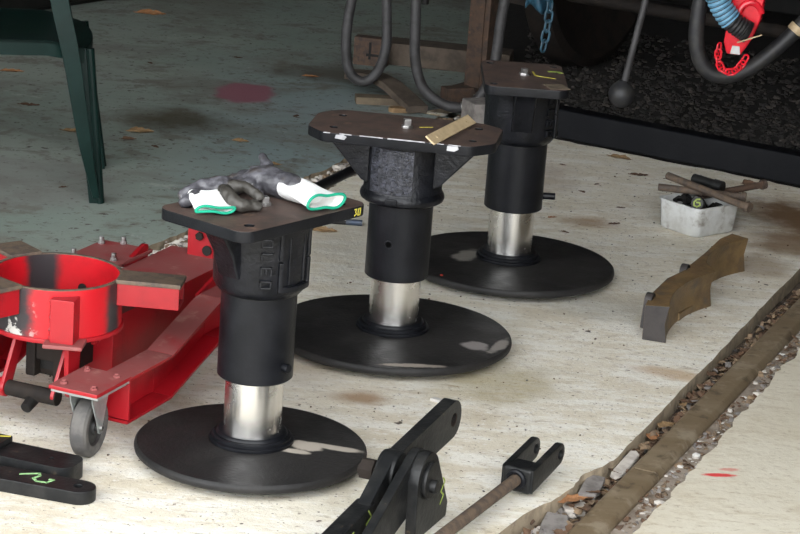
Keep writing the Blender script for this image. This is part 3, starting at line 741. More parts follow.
# four pad arms round the ring
def pad_arm(ang, r0, r1, zt, wd, ht, label=None):
    R = rot3(ang); 
    a = MB().prism([(-wd / 2, -ht), (wd / 2, -ht), (wd / 2, 0), (-wd / 2, 0)], 0, r1 - r0, [[(-wd / 2 + .006, -ht + .006), (wd / 2 - .006, -ht + .006), (wd / 2 - .006, -.006), (-wd / 2 + .006, -.006)]],
                   mat4(R @ Vector((r0, 0, zt)), R @ Matrix((Vector((0, 1, 0)), Vector((0, 0, 1)), Vector((1, 0, 0)))).transposed()))
    o_ = a.build('pad_arm', M['red'], jk, bevel=.0012, ang=50); o_.location = RC
    q = MB().box(R @ Vector(((r0 + r1) / 2, 0, zt + .004)), (r1 - r0 + .006, wd + .008, .009), R).build('pad_plate', M['rustgrey'], o_, bevel=.002)
    return o_
pad_arm(math.radians(19), RO - .004, .242, .298, .062, .044)
pad_arm(math.radians(252), RO - .004, .20, .298, .07, .05)
pad_arm(math.radians(152), RO - .004, .20, .298, .062, .05)
# upright box welded on the front of the ring
fa = math.radians(-52)
bx = MB().box((math.cos(fa) * (RO + .006), math.sin(fa) * (RO + .006), .2475), (.040, .046, .086), rot3(fa - .42)).build('front_box', M['red'], jk, bevel=.002); bx.location = RC
fp = MB().box((math.cos(fa) * (RO + .012), math.sin(fa) * (RO + .012), .2015), (.055, .075, .008), rot3(fa - .3)).build('front_box_foot', M['reddust'], jk, bevel=.002); fp.location = RC
wm = MB()
for i in range(10):
    wm.ico((math.cos(fa - .19) * (RO + .009) + random.uniform(-.002, .002), math.sin(fa - .19) * (RO + .009), .212 + i * .008), .0042, (1, 1, 1.2), .2)
wb = wm.build('weld_bead', M['red'], jk); wb.location = RC
# centre box beam
MB().box((CV, .475, .1375), (.158, .52, .125)).build('centre_beam', [M['red'], M['reddust']], jk, bevel=.003, topmat=1)
MB().box((CV + .083, .475, .082), (.010, .50, .014)).build('beam_rib', M['red'], jk, bevel=.002)
MB().box((CV - .135, .565, .2085), (.12, .16, .008)).build('side_plate', M['reddust'], jk, bevel=.002)
for x, y in ((CV - .185, .615), (CV - .145, .64), (CV - .10, .52), (CV - .185, .5)):
    MB().cyl((x, y, .2115), (x, y, .2185), .008, n=6).cyl((x, y, .2185), (x, y, .2285), .0055, n=12).build('bolt', M['oldsteel'], jk, bevel=.001)
MB().prism([(0, 0), (.10, .0), (.10, .028), (.085, .032), (0, .004)], -.005, .005, mx=mat4((CV - .083, .53, .198), Matrix((Vector((0, 1, 0)), Vector((0, 0, 1)), Vector((1, 0, 0)))).transposed())).build('fin', M['red'], jk, bevel=.0015)
# rear lug and handle socket
MB().box((CV + .012, .70, .232), (.062, .012, .075)).box((CV - .014, .722, .232), (.010, .05, .07)).box((CV + .04, .722, .232), (.010, .05, .07)).build('rear_lug', M['red'], jk, bevel=.002)
MB().cyl((CV + .012, .693, .246), (CV + .012, .685, .246), .0095, n=6).build('bolt', M['darkrust'], jk, bevel=.001)
MB().cyl((CV + .03, .694, .216), (CV + .03, .69, .216), .011, n=20).build('lug_hole', M['dark'], jk)
MB().tube([(CV + .012, .70, .225), (CV + .012, 1.70, .235)], .0125, 20).build('handle', M['black'], jk, bevel=.001)
# cranked side frames: channel sections open outwards
def side_frame(sg):
    x0, x1 = (CV + .075, .043) if sg > 0 else (2 * CV - .043, CV - .075)
    xin, xout = (.0, .043) if sg > 0 else (2 * CV - .043, 2 * CV)
    path = [(.03, .143), (.235, .143), (.44, .205), (.72 if sg > 0 else .64, .205)]; hb = .085; th = .007
    mb = MB()
    for (y0, z0), (y1, z1) in zip(path[:-1], path[1:]):
        for dz, t_ in ((0, th), (-hb, th)):
            if dz and y0 < .06: y0 = .062
            vs = [Vector((x, y, z + k)) for k in (dz - t_, dz) for (y, z) in ((y0, z0), (y1, z1)) for x in (xin - .012, xout + .004)]
            mb.add(vs, [[0, 1, 3, 2], [4, 6, 7, 5], [0, 4, 5, 1], [2, 3, 7, 6], [0, 2, 6, 4], [1, 5, 7, 3]])
        xw = xin + .002
        vs = [Vector((x, y, z + k)) for k in (-hb, -th * .5) for (y, z) in ((y0, z0), (y1, z1)) for x in (xw - .004, xw + .004)]
        mb.add(vs, [[0, 1, 3, 2], [4, 6, 7, 5], [0, 4, 5, 1], [2, 3, 7, 6], [0, 2, 6, 4], [1, 5, 7, 3]])
    fr = mb.build('side_frame', [M['red'], M['reddust']], jk, bevel=.0015, topmat=1)
    for f in fr.data.polygons:
        zt_ = .143 + max(0, min(1, (f.center.y - .235) / .205)) * .062
        f.material_index = 1 if f.normal.z > .6 and f.center.z > zt_ - .02 else 0
    MB().box(((xin + xout) / 2, .062, .102), (.058, .007, .082)).build('frame_end_plate', M['red'], jk, bevel=.0012)
    cp = MB().box((.0 if sg > 0 else 2 * CV, 0, .1455), (.104, .128, .008)).build('caster_plate', [M['red'], M['reddust']], jk, bevel=.0015, topmat=1)
    MB().box((.0 if sg > 0 else 2 * CV, 0, .1385), (.100, .118, .006)).build('top_plate', M['galv'], jk, bevel=.001)
    for bx_, by_ in ((-.032, -.042), (.032, -.042), (-.032, .042), (.032, .042)):
        MB().cyl((bx_ + (0 if sg > 0 else 2 * CV), by_, .149), (bx_ + (0 if sg > 0 else 2 * CV), by_, .154), .0075, n=6).cyl((bx_ + (0 if sg > 0 else 2 * CV), by_, .154), (bx_ + (0 if sg > 0 else 2 * CV), by_, .158), .0045, n=12).build('bolt', M['reddust'], jk, bevel=.001)
    if sg > 0: MB().prism([(0, 0), (.14, 0), (.14, .04)], -.004, .004, mx=mat4((xin - .012, .43, .203), Matrix((Vector((0, 1, 0)), Vector((0, 0, 1)), Vector((1, 0, 0)))).transposed())).build('gusset', M['red'], jk, bevel=.001)
def caster(cx, swiv):
    R = mat4((cx, 0, 0), rot3(swiv)); wr = .0585
    tp = [(.036, -.014), (.0405, -.0165), (.052, -.0165), (.0575, -.012), (wr, -.004), (wr, .004), (.0575, .012), (.052, .0165), (.0405, .0165), (.036, .014)]
    W_ = mat4((0, 0, 0), Matrix((Vector((0, 1, 0)), Vector((0, 0, 1)), Vector((1, 0, 0)))).transposed())   # local z -> x (axle)
    M_ = R @ mat4((0, 0, wr)) @ W_
    MB().lathe(tp, 48, closed=True).build('tyre', M['rubber'], jk, mx=M_)
    MB().lathe([(.008, -.017), (.016, -.017), (.017, -.012), (.032, -.009), (.036, -.0135), (.0375, -.0135), (.0375, .0135), (.036, .0135), (.032, .009), (.017, .012), (.016, .017), (.008, .017)], 40, closed=True).build('wheel_hub', M['rubdark'], jk, mx=M_)
    MB().cyl((0, 0, -.028), (0, 0, .028), .006, n=16).build('axle_bolt', M['oldsteel'], jk, mx=M_, bevel=.001)
    for sg in (-1, 1):
        mf = R @ mat4((sg * .022, 0, 0), Matrix((Vector((0, 1, 0)), Vector((0, 0, 1)), Vector((1, 0, 0)))).transposed())
        MB().prism([(-.042, .128), (-.040, .118), (-.011, .062), (-.008, .050), (0, .046), (.008, .050), (.011, .062), (.034, .118), (.036, .128)], -.0015, .0015, mx=mf).build('fork_leg', M['galv'], jk, bevel=.0008)
    MB().box((0, 0, .129), (.05, .08, .004)).cyl((0, 0, .129), (0, 0, .137), .028, n=32).build('fork_crown', M['galv'], jk, bevel=.001, mx=R)
side_frame(1); side_frame(-1); caster(.0, math.radians(7)); caster(2 * CV, math.radians(10))
# front cross tube, links and pump block under the ring
MB().cyl((CV - .055, .05, .078), (CV + .058, .05, .078), .0155, n=28).build('cross_tube', M['darkrust'], jk, bevel=.002)
MB().cyl((CV - .072, .05, .078), (CV - .055, .05, .078), .019, n=28).build('tube_end', M['red'], jk, bevel=.002)
MB().cyl((CV + .004, .05, .068), (CV + .004, .02, .055), .013, .011, n=20).build('hex_plug', M['dark'], jk, bevel=.002)
for x in (CV - .06, CV + .052):
    MB().prism(hull2(circ(.05, .082, .016, 16) + circ(.105, .19, .014, 16)), -.004, .004, mx=mat4((x, 0, 0), Matrix((Vector((0, 1, 0)), Vector((0, 0, 1)), Vector((1, 0, 0)))).transposed())).build('link_arm', M['red'], jk, bevel=.0015)
MB().box((CV - .005, .13, .155), (.085, .05, .06)).box((CV - .038, .12, .125), (.022, .04, .07)).box((CV + .03, .12, .12), (.03, .05, .09)).build('pump_block', M['darkrust'], jk, bevel=.004)
MB().cyl((CV - .045, .14, .105), (CV + .05, .14, .105), .02, n=24).build('ram_cylinder', M['darkrust'], jk, bevel=.002)
MB().box((CV + .005, .10, .185), (.07, .03, .03)).build('pump_cover', M['red'], jk, bevel=.002)
MB().prism(hull2(circ(.05, .105, .019, 20) + [(.028, .20), (.075, .20)]), -.005, .005, mx=mat4((CV + .085, 0, 0), Matrix((Vector((0, 1, 0)), Vector((0, 0, 1)), Vector((1, 0, 0)))).transposed())).build('link_plate', M['red'], jk, bevel=.0015)
MB().cyl((CV + .086, .05, .105), (CV + .1, .05, .105), .015, n=28).build('pivot_pin', M['red'], jk, bevel=.003)
MB().box((CV + .08, .135, .185), (.008, .012, .035), rot3(0, 0, .3)).box((CV + .08, .153, .185), (.008, .012, .035), rot3(0, 0, .3)).build('spring_clip', M['red'], jk, bevel=.002)
MB().box((CV, .17, .155), (.07, .10, .11)).build('lift_post', M['dark'], jk, bevel=.004)

# ------------------------------------------------------------------ two black drawbars at lower left
def drawbar(name, label, tip, ang, L, W, th, z0, hole_d, square, step, marks):
    t_ = thing(name, label, 'steel bar', (tip[0], tip[1], 0), ang, 'black link bars beside the trolley jack')
    out = circ(-W / 2, 0, W / 2, 17, -PI / 2, PI / 2) if not square else circ(-.024, -W / 2 + .024, .024, 7, -PI / 2, 0) + circ(-.024, W / 2 - .024, .024, 7, 0, PI / 2)
    out = out + [(-L, W / 2), (-L, -W / 2)]
    b = MB().prism(out, z0, z0 + th, [circ(-hole_d, 0, .008 if not square else .005, 20)]).build('bar', M['blackworn'], t_, bevel=.0025)
    if step: MB().box((-L / 2 - step / 2, W * .02, z0 + th + .006), (L - step, W * .92, .012)).build('welded_plate', M['blackworn'], t_, bevel=.002)
    for st_, wd, mt, zz in marks: stroke(MB(), st_, wd, mat4((0, 0, z0 + th + zz))).build('chalk_mark', M[mt], t_, label='green chalk scribble') if 0 else None
    for st_, wd, mt, zz in marks:
        mk_ = MB(); stroke(mk_, st_, wd, mat4((0, 0, z0 + th + zz + .0002))); mk_.build('chalk_mark', M[mt], t_, label='green chalk scribble')
    return t_
ba = math.atan2(3.822 - 3.879, -.508 + .696)
drawbar('link_bar', 'front black link bar with round hole and pale green squiggle', (-.515, 3.824), math.radians(-15), .60, .060, .026, 0, .032, False, 0,
        [([(-.148, .004), (-.118, .022), (-.112, .012), (-.118, -.004), (-.108, -.014), (-.088, -.012), (-.082, .004), (-.09, .004)], .005, 'mint', 0)])
drawbar('link_bar', 'rear black link bar with raised plate and rusty tip', (-.560, 3.918), math.radians(-19), .60, .075, .034, 0, .055, True, .155,
        [([(-.19, .014), (-.158, .030)], .005, 'yellow', .012)])

# ------------------------------------------------------------------ bell-crank lever with bracket
ck = thing('crank_lever', 'black cranked lever with eye, bolted to an upright bracket', 'lever', T(-.5, -.2), TROT)
CKM = Matrix((Vector((0, 1, 0)), Vector((0, 0, 1)), Vector((1, 0, 0)))).transposed()    # prism xy -> local (y,z), extrude along local x
def SY(s_): return s_ + .5
C0 = (SY(-.535), .112); C1 = (SY(-.274), .131); C2 = (SY(-.80), .042)
lv = MB()
lv.prism(hull2(circ(*C1, .037, 28) + circ(*C0, .034, 28)), -.052, -.026, [circ(*C1, .0135, 24)], mat4((0, 0, 0), CKM))
lever = lv.build('lever_arm', M['blackworn'], ck, bevel=.003)
MB().prism(hull2(circ(*C0, .040, 28) + [(SY(-.66), .085), (SY(-.635), .030), (SY(-.57), .074)]), -.0525, -.0265, mx=mat4((0, 0, 0), CKM)).prism(hull2([(SY(-.63), .092), (SY(-.80), .075), (SY(-.80), .004), (SY(-.64), .012)]), -.060, -.024, mx=mat4((0, 0, 0), CKM)).build('lower_arm', M['blackworn'], ck, bevel=.004)
MB().cyl((-.058, *C0), (-.02, *C0), .039, n=36).build('boss', M['blackworn'], ck, bevel=.006)
MB().cyl((-.052, *C1), (-.0262, *C1), .0135, .0135, n=24, caps=False).build('eye_bush', M['rust'], ck)
MB().cyl((-.096, C0[0] + .004, C0[1] - .006), (-.070, C0[0] + .004, C0[1] - .006), .0205, n=6).build('hex_nut', M['darkrust'], ck, bevel=.002)
MB().cyl((-.100, C0[0], C0[1] - .006), (.03, C0[0], C0[1] - .006), .0105, n=20).build('bolt', M['darkrust'], ck, bevel=.001)
BC = (SY(-.515), .104)
MB().prism(hull2(circ(*BC, .050, 32) + [(SY(-.56), .0), (SY(-.415), .0), (SY(-.411), .028)]), .005, .026, mx=mat4((0, 0, 0), CKM)).build('bracket_plate', M['blackworn'], ck, bevel=.003)
MB().prism(hull2(circ(*BC, .052, 32) + circ(SY(-.72), .03, .03, 16)), -.012, .006, mx=mat4((0, 0, 0), CKM)).build('bracket_arm', M['blackworn'], ck, bevel=.003)
MB().prism(circ(*BC, .034, 28), .025, .034, mx=mat4((0, 0, 0), CKM)).build('bracket_boss', M['blackworn'], ck, bevel=.003)
MB().cyl((.03, BC[0] - .006, BC[1] - .008), (.046, BC[0] - .006, BC[1] - .008), .0125, n=20).build('pin_end', M['blackworn'], ck, bevel=.003)
CF = mat4((.0262, 0, 0), CKM)
mk = MB(); stroke(mk, [(SY(-.445), .085), (SY(-.436), .075), (SY(-.452), .060), (SY(-.438), .05), (SY(-.452), .036)], .003, CF); mk.build('chalk_mark', M['lime'], ck, label='lime chalk mark')
CF2 = mat4((-.0238, 0, 0), CKM)
mk = MB(); stroke(mk, [(SY(-.662), .085), (SY(-.648), .070), (SY(-.668), .062), (SY(-.652), .048), (SY(-.672), .04)], .003, CF2); mk.build('chalk_mark', M['lime'], ck, label='lime chalk mark')
mk = MB(); stroke(mk, [(SY(-.735), .062), (SY(-.722), .066), (SY(-.718), .05), (SY(-.738), .052), (SY(-.735), .062)], .003, CF2); mk.build('chalk_mark', M['lime'], ck, label='lime chalk mark')

# ------------------------------------------------------------------ fork-ended rod
ca, cb = Vector((.108, 3.716, .03)), Vector((.245, 4.000, .034)); cd = (cb - ca); cd.z = 0; cd.normalize()
fr = thing('clevis_rod', 'brown steel rod with black forked clevis end on the slab edge', 'rod', (cb.x, cb.y, 0), math.atan2(cd.y, cd.x) - PI / 2)
MB().tube([(0, -.75, .026), (0, -.004, .034)], .0115, 20).build('rod', M['rustgrey'], fr, bevel=.001)
fb = MB().box((0, .024, .033), (.060, .050, .050), rot3(0, 0, .02)); fb.build('fork_body', M['blackworn'], fr, bevel=.007, seg=3)
for sg in (-1, 1):
    MB().prism(hull2([(.002, .010), (.002, .056)] + circ(.13, .050, .022, 16)), -.007, .007, [circ(.13, .050, .0095, 18)],
               mat4((sg * .0255, 0, 0), CKM)).build('fork_prong', M['blackworn'], fr, bevel=.0025)
MB().tube([Vector((.016 * math.cos(a), -.003, .034 + .016 * math.sin(a))) for a in [2 * PI * i / 20 for i in range(22)]], .005, 8).build('weld_bead', M['black'], fr)

# ------------------------------------------------------------------ brake block
bk_ = thing('brake_block', 'brown rusty double-curved cast brake block standing on its side', 'brake block', (.618, 4.999, 0), 0)
s1, s2, s3 = Vector((0, 0)), Vector((.138, .339)), Vector((.261, .649))
def arc_pts(a, b, depth, n=14):
    d_ = b - a; nn = Vector((-d_.y, d_.x)).normalized(); out_ = []
    for i in range(n + 1):
        t_ = i / n; out_.append(a + d_ * t_ + nn * depth * 4 * t_ * (1 - t_))
    return out_
fpts = arc_pts(s1, s2 - Vector((.0, .02)), .03) + [s2] + arc_pts(s2 + Vector((-.012, .025)), s3, .036)[1:]
dn = (s3 - s1).normalized(); nl = Vector((-dn.y, dn.x))
bpts = [s3 + nl * .045 + dn * .0, s3 + nl * .06 - dn * .06, s3 + nl * .062 - dn * .2, s2 + nl * .066 + dn * .02, s2 + nl * .058 - dn * .05, s1 + nl * .068 + dn * .2, s1 + nl * .066 + dn * .06, s1 + nl * .056 - dn * .006]
outl = [tuple(p) for p in fpts] + [tuple(p) for p in bpts]
nO = len(outl); BH = .088
vsb = []; 
def flare(i): return 0.010 if i < len(fpts) else 0
nlv = 7
for li in range(nlv):
    zz = BH * li / (nlv - 1); k = (2 * li / (nlv - 1) - 1)
    for i, p in enumerate(outl):
        q = Vector(p)
        if i < len(fpts): q += nl * (.010 * (1 - k * k)) * -.0 + nl * (.007 * (1 - abs(k)))   # face dished between its upper and lower edges
        sink = .006 * math.sin(i * 1.3) if li == nlv - 1 and i >= len(fpts) else 0
        vsb.append((q.x, q.y, zz + sink))
fsb = [[l * nO + i, l * nO + (i + 1) % nO, (l + 1) * nO + (i + 1) % nO, (l + 1) * nO + i] for l in range(nlv - 1) for i in range(nO)]
mbk = MB().add(vsb, fsb)
# caps as strips between face line and back line
nb = len(fpts)
def cap(l, flip):
    fs_ = []; back = list(range(nO - 1, nb - 1, -1)); m_ = len(back)
    for i in range(nb - 1):
        a_, b_ = int(i / (nb - 1) * (m_ - 1)), int((i + 1) / (nb - 1) * (m_ - 1))
        f_ = [l * nO + i, l * nO + i + 1] + [l * nO + back[k] for k in range(b_, a_ - 1, -1)]
        fs_.append(f_)
    return fs_
mbk.f += cap(0, True) + cap(nlv - 1, False); mbk.mi += [0] * (2 * (nb - 1))
bo = mbk.build('block_body', [M['shoe'], M['shoeend']], bk_, ang=40, bevel=.0035)
for f in bo.data.polygons:
    if f.normal.to_2d().dot(dn) < -.75: f.material_index = 1
for dd in (.045, .33):
    q = s1 + nl * .062 + dn * dd
    R_ = rot3(math.atan2(dn.y, dn.x))
    MB().prism(hull2(circ(0, .080, .019, 16) + [(-.03, .02), (.03, .02)]), -.008, .010, [circ(0, .080, .009, 16)], mat4((q.x, q.y, 0), R_ @ Matrix((Vector((1, 0, 0)), Vector((0, 0, 1)), Vector((0, -1, 0)))).transposed())).build('lug', M['shoeend'], bk_, bevel=.002)
mid = s1.lerp(s2, .93)
lp = [s1.lerp(s2, t_) + nl * (.03 * 4 * t_ * (1 - t_) * .9) for t_ in (.5, .62, .74, .86, .97)]
MB().prism([tuple(p - nl * .004) for p in lp] + [tuple(p + nl * .02) for p in lp[::-1]], .0, .019).build('lip', M['shoe'], bk_, bevel=.003)
hq = s1.lerp(s2, .70)
MB().cyl((hq.x + nl.x * .0262, hq.y + nl.y * .0262, .052), (hq.x + nl.x * .04, hq.y + nl.y * .04, .052), .010, n=18).build('core_hole', M['dark'], bk_)

# ------------------------------------------------------------------ white tub of bolts
tb = thing('plastic_tub', 'white grubby plastic tub filled with rusty bolts', 'tub', (.795, 6.035, 0), math.radians(42))
L0, W0, L1, W1, HT = .160, .140, .172, .152, .080
def tubring(l, w_, z, r): return [(x, y, z) for x, y in rrect(l, w_, r, 7)]
r0 = tubring(L0 - .012, W0 - .012, .0, .018); ra = tubring(L0, W0, .006, .02); r1_ = tubring(L1, W1, HT, .022); r2_ = tubring(L1 + .007, W1 + .007, HT, .024); r2b = tubring(L1 + .007, W1 + .007, HT + .003, .024); r3_ = tubring(L1 - .006, W1 - .006, HT + .003, .02); r4_ = tubring(L0 - .006, W0 - .006, .008, .018)
nn_ = len(r0); mbt = MB().add(r0 + ra + r1_ + r2_ + r2b + r3_ + r4_, [[k * nn_ + i, k * nn_ + (i + 1) % nn_, (k + 1) * nn_ + (i + 1) % nn_, (k + 1) * nn_ + i] for k in range(6) for i in range(nn_)] + [list(range(nn_))[::-1], list(range(6 * nn_, 7 * nn_))])
mbt.build('tub_body', M['tub'], tb, ang=50)
def bolt(label, p0, p1, r, hr, hl, matn='rustgrey', sq=False, name='rusty_bolt'):
    p0, p1 = Vector(p0), Vector(p1); d_ = (p1 - p0); L_ = d_.length
    o_ = thing(name, label, 'bolt', p0, 0, 'loose bolts and pins in the white tub')
    dl = d_.normalized()
    MB().cyl((0, 0, 0), dl * (L_ - hl * .5), r, n=18).build('shank', M[matn], o_, bevel=.0012)
    MB().cyl(dl * (L_ - hl), dl * L_, hr, hr * .92, n=6 if sq else 18).build('head', M[matn], o_, bevel=.0025)
    return o_
bolt('long rusty bolt uppermost, slanting across the white tub towards us', (.712, 6.130, .120), (.918, 5.938, .094), .0105, .0155, .014, 'rustgrey')
bolt('long rusty bolt under the uppermost one, poking out right of the tub', (.686, 6.095, .0945), (.922, 6.052, .0945), .0100, .0145, .014, 'rustgrey')
bolt('rusty bolt with upturned round head, farthest out right of the tub', (.80, 6.095, .076), (.992, 6.190, .102), .0095, .0145, .016, 'rust')
o = thing('pin', 'thick black cylindrical pin lying on top of the tub', 'pin', (.786, 6.150, .112), 0, 'loose bolts and pins in the white tub')
MB().cyl((0, 0, 0), (.066, -.052, -.004), .0145, n=24).build('pin_body', M['blackworn'], o, bevel=.002)
MB().cyl((.052, -.041, -.003), (.075, -.059, -.0045), .0165, n=24).build('pin_collar', M['blackworn'], o, bevel=.002)
o = thing('round_bush', 'dark round bush with lime painted six in the tub', 'bush', (.785, 6.000, .080), 0, 'loose bolts and pins in the white tub')
bd = Vector((-.15, -.93, .33)).normalized()
MB().cyl(-bd * .02, bd * .012, .0175, n=28).build('bush_body', M['blackworn'], o, bevel=.002)
xb = Vector((0, 0, 1)).cross(bd).normalized(); yb = bd.cross(xb)
mk = MB(); stroke(mk, [(.006, .011), (-.002, .010), (-.009, .002), (-.008, -.007), (.0, -.010), (.008, -.005), (.006, .002), (-.002, .002)], .0042, mat4(bd * .0122, Matrix((xb, yb, bd)).transposed()))
mk.build('painted_number', M['lime'], o, label='lime painted six')
for i, (x, y, z, r, a) in enumerate(((.745, 6.065, .062, .02, .4), (.765, 6.085, .07, .018, 1.1), (.835, 6.03, .058, .02, .2), (.80, 6.085, .052, .024, .9), (.77, 6.03, .04, .02, 0), (.85, 6.065, .055, .018, 2.))):
    mb = MB(); R_ = rot3(a, .5 * (i % 3 - 1), .6)
    mb.prism(circ(0, 0, r, 6), -.009, .009, [circ(0, 0, r * .5, 16)], mat4((0, 0, 0), R_))
    o = mb.build('hex_nut', M['dark'], bevel=.002); o.location = (x, y, z); tag(o, 'dark greasy hex nut down in the white tub', 'nut', 'dark nuts in the white tub')
MB_f = MB()
for i in range(70):
    R_ = rot3(.733); q = R_ @ Vector((random.uniform(-.065, .065), random.uniform(-.055, .055), 0)); MB_f.ico((.795 + q.x, 6.035 + q.y, random.uniform(.015, .045)), random.uniform(.008, .014), (1, .8, .7), .3)
tag(MB_f.build('scrap_filling', M['dark'], smooth=False), 'dark greasy scrap filling the bottom of the tub', 'scrap', kind='stuff')

# ------------------------------------------------------------------ green plastic chair (only its right-hand corner is in view)
ch = thing('plastic_chair', 'dark green moulded plastic armchair on the green floor', 'chair', (-1.109, 5.999, 0), math.radians(11))
cx0, cy0 = -1.03, 6.05
sw, sd = .50, .44
seat = MB(); NX, NY = 14, 12; vs = []
for side_ in (0, 1):
    for i in range(NX + 1):
        for j in range(NY + 1):
            u_, v_ = i / NX * 2 - 1, j / NY * 2 - 1
            x = u_ * math.sqrt(1 - .22 * v_ * v_) * sw / 2; y = v_ * math.sqrt(1 - .22 * u_ * u_) * sd / 2
            z = .432 - .018 * (1 - u_ * u_) * (1 - v_ * v_) - .02 * max(0, u_ - .6) / .4 * (1 if u_ > .6 else 0) - (0 if side_ == 0 else .007)
            vs.append((x, y, z))
st_ = (NX + 1) * (NY + 1)
fs = []
for s_ in (0, 1):
    for i in range(NX):
        for j in range(NY):
            a_ = s_ * st_ + i * (NY + 1) + j; f_ = [a_, a_ + NY + 1, a_ + NY + 2, a_ + 1]; fs.append(f_ if s_ == 0 else f_[::-1])
rim_i = [i * (NY + 1) for i in range(NX + 1)] + [NX * (NY + 1) + j for j in range(1, NY + 1)] + [i * (NY + 1) + NY for i in range(NX - 1, -1, -1)] + [j for j in range(NY - 1, 0, -1)]
for a_, b_ in zip(rim_i, rim_i[1:] + rim_i[:1]): fs.append([a_, b_, b_ + st_, a_ + st_])
seat.add(vs, fs).build('seat', M['green'], ch, ang=60)
ap = MB(); rp = [Vector(vs[i]) for i in rim_i]; n_ = len(rp)
for a_, b_ in zip(range(n_), list(range(1, n_)) + [0]):
    pa_, pb_ = rp[a_], rp[b_]; ia, ib = pa_ * .985, pb_ * .985; dz = Vector((0, 0, -.04))
    ap.add([pa_, pb_, pb_ + dz, pa_ + dz, Vector((ia.x, ia.y, pa_.z)), Vector((ib.x, ib.y, pb_.z)), Vector((ib.x, ib.y, pb_.z - .04)), Vector((ia.x, ia.y, pa_.z - .04))], [[0, 1, 2, 3], [5, 4, 7, 6], [3, 2, 6, 7]])
ap.build('apron', M['green'], ch, ang=60)
def chair_leg(top, foot, dx, dy):
    """tapered moulded leg of L section: two flanges meeting at an outer rib"""
    top, foot = Vector(top), Vector(foot); mb = MB()
    for (ax, ay) in ((dx, 0), (0, dy)):
        W0_, W1_ = .045, .030; e = Vector((ax, ay, 0)); pth = Vector((ay, ax, 0)).normalized() * .005
        q = [top, top + e * W0_, foot + e * W1_, foot]
        mb.add([p - pth for p in q] + [p + pth for p in q], [[0, 1, 2, 3], [7, 6, 5, 4], [0, 4, 5, 1], [1, 5, 6, 2], [2, 6, 7, 3], [3, 7, 4, 0]])
    mb.cyl(top, foot, .012, .011, n=12)
    mb.cyl(foot + Vector((dx * .012, dy * .012, 0)), foot + Vector((dx * .012, dy * .012, .02)), .018, .014, n=14)
    return mb.build('leg', M['green'], ch, bevel=.002)
chair_leg((.235, -.185, .41), (.275, -.205, .0), -1, 1)
chair_leg((.235, .185, .41), (.30, .19, .0), -1, -1)
chair_leg((-.2, -.19, .40), (-.24, -.22, .0), 1, 1)
chair_leg((-.2, .19, .40), (-.24, .22, .0), 1, -1)
for sg in (-1, 1):
    P = spline([(.262, sg * .225, .02), (.243, sg * .236, .10), (.224, sg * .241, .19), (.187, sg * .239, .39), (.152, sg * .232, .54), (.14, sg * .23, .63)], 6)
    mb = MB(); vs = []
    for i, p in enumerate(P):
        hw = .009 + .015 * min(1, i / 20); vs += [p + Vector((-hw, -.008, 0)), p + Vector((hw, -.008, 0)), p + Vector((hw, .008, 0)), p + Vector((-hw, .008, 0))]
    m_ = len(P); fs = [[i * 4 + k, i * 4 + (k + 1) % 4, i * 4 + 4 + (k + 1) % 4, i * 4 + 4 + k] for i in range(m_ - 1) for k in range(4)] + [[0, 1, 2, 3], [m_ * 4 - 4, m_ * 4 - 3, m_ * 4 - 2, m_ * 4 - 1]]
    mb.add(vs, fs)
    mb.build('arm_post', M['green'], ch, bevel=.003)
    MB().tube(spline([(.13, sg * .235, .62), (.05, sg * .245, .645), (-.14, sg * .235, .65), (-.22, sg * .2, .66)], 6), .022, 12).build('armrest', M['green'], ch)
for k in range(5):
    y = (k - 2) * .075
    MB().beam((-.205, y, .42), (-.285, y * 1.05, .82), .045, .008, (1, 0, 0)).build('back_slat', M['green'], ch, bevel=.002)
MB().tube(spline([(-.205, -.2, .42), (-.275, -.215, .78), (-.288, -.12, .86), (-.29, 0, .875), (-.288, .12, .86), (-.275, .215, .78), (-.205, .2, .42)], 6), .016, 12).build('back_frame', M['green'], ch)

# ------------------------------------------------------------------ vehicle behind the beam
wg = thing('railway_wagon', 'dark railway wagon end above the ballast', 'wagon', (0, 0, 0))
hd = BP(0, .30, 0); yaw = math.atan2(BD.y, BD.x); RW = rot3(yaw)
def W(k, off, z): return BP(k, off, z)
MB().box(W(.95, .42, .90), (3.3, .12, .34), RW).build('headstock', M['darkrust'], wg, bevel=.006)
for k in (-.62, 2.4): MB().box(W(k, 2.6, .92), (.09, 4.3, .26), RW).build('solebar', M['darkrust'], wg, bevel=.004)
MB().box(W(.9, 2.7, 1.35), (3.4, 4.6, .50), RW).build('wagon_body', M['darkrust'], wg, bevel=.01)
MB().box(W(.9, 2.7, 1.06), (3.3, 4.5, .06), RW).build('wagon_floor', M['dark'], wg)
for k, off in ((-.42, .98), (1.02, .98), (-.42, 3.4), (1.02, 3.4)):
    RL = Matrix((Vector((0, 0, 1)), BN, BD)).transposed()
    sgn = 1 if k < .5 else -1
    MB().lathe([(.0, -.02), (.10, -.07), (.13, -.02), (.36, .0), (.40, -.035), (.46, -.035), (.475, -.02 * sgn), (.46, .06), (.43, .07), (.36, .03), (.13, .03), (.10, .07), (0, .07)], 56).build('wheel', M['darkrust'], wg, mx=mat4(W(k, off, .50), RL))
for off in (.98, 3.4): MB().cyl(W(-.5, off, .5), W(1.1, off, .5), .07, n=20).build('axle', M['darkrust'], wg)
MB().cyl(W(-.25, .50, .36), W(.55, .50, .355), .022, n=20).build('brake_beam', M['darkrust'], wg, bevel=.002)
MB().cyl(W(-.02, .58, .43), W(.16, .58, .43), .055, n=28).cyl(W(.16, .58, .43), W(.18, .58, .43), .064, n=28).cyl(W(.18, .58, .43), W(.30, .58, .43), .042, n=24).build('brake_cylinder', M['dark'], wg, bevel=.003)
MB().box(W(.3, 1.9, .52), (1.25, .5, .62), RW).build('dark_backing', M['dark'], wg, bevel=.01)  # dark box added as backing to blacken the space beneath the wagon
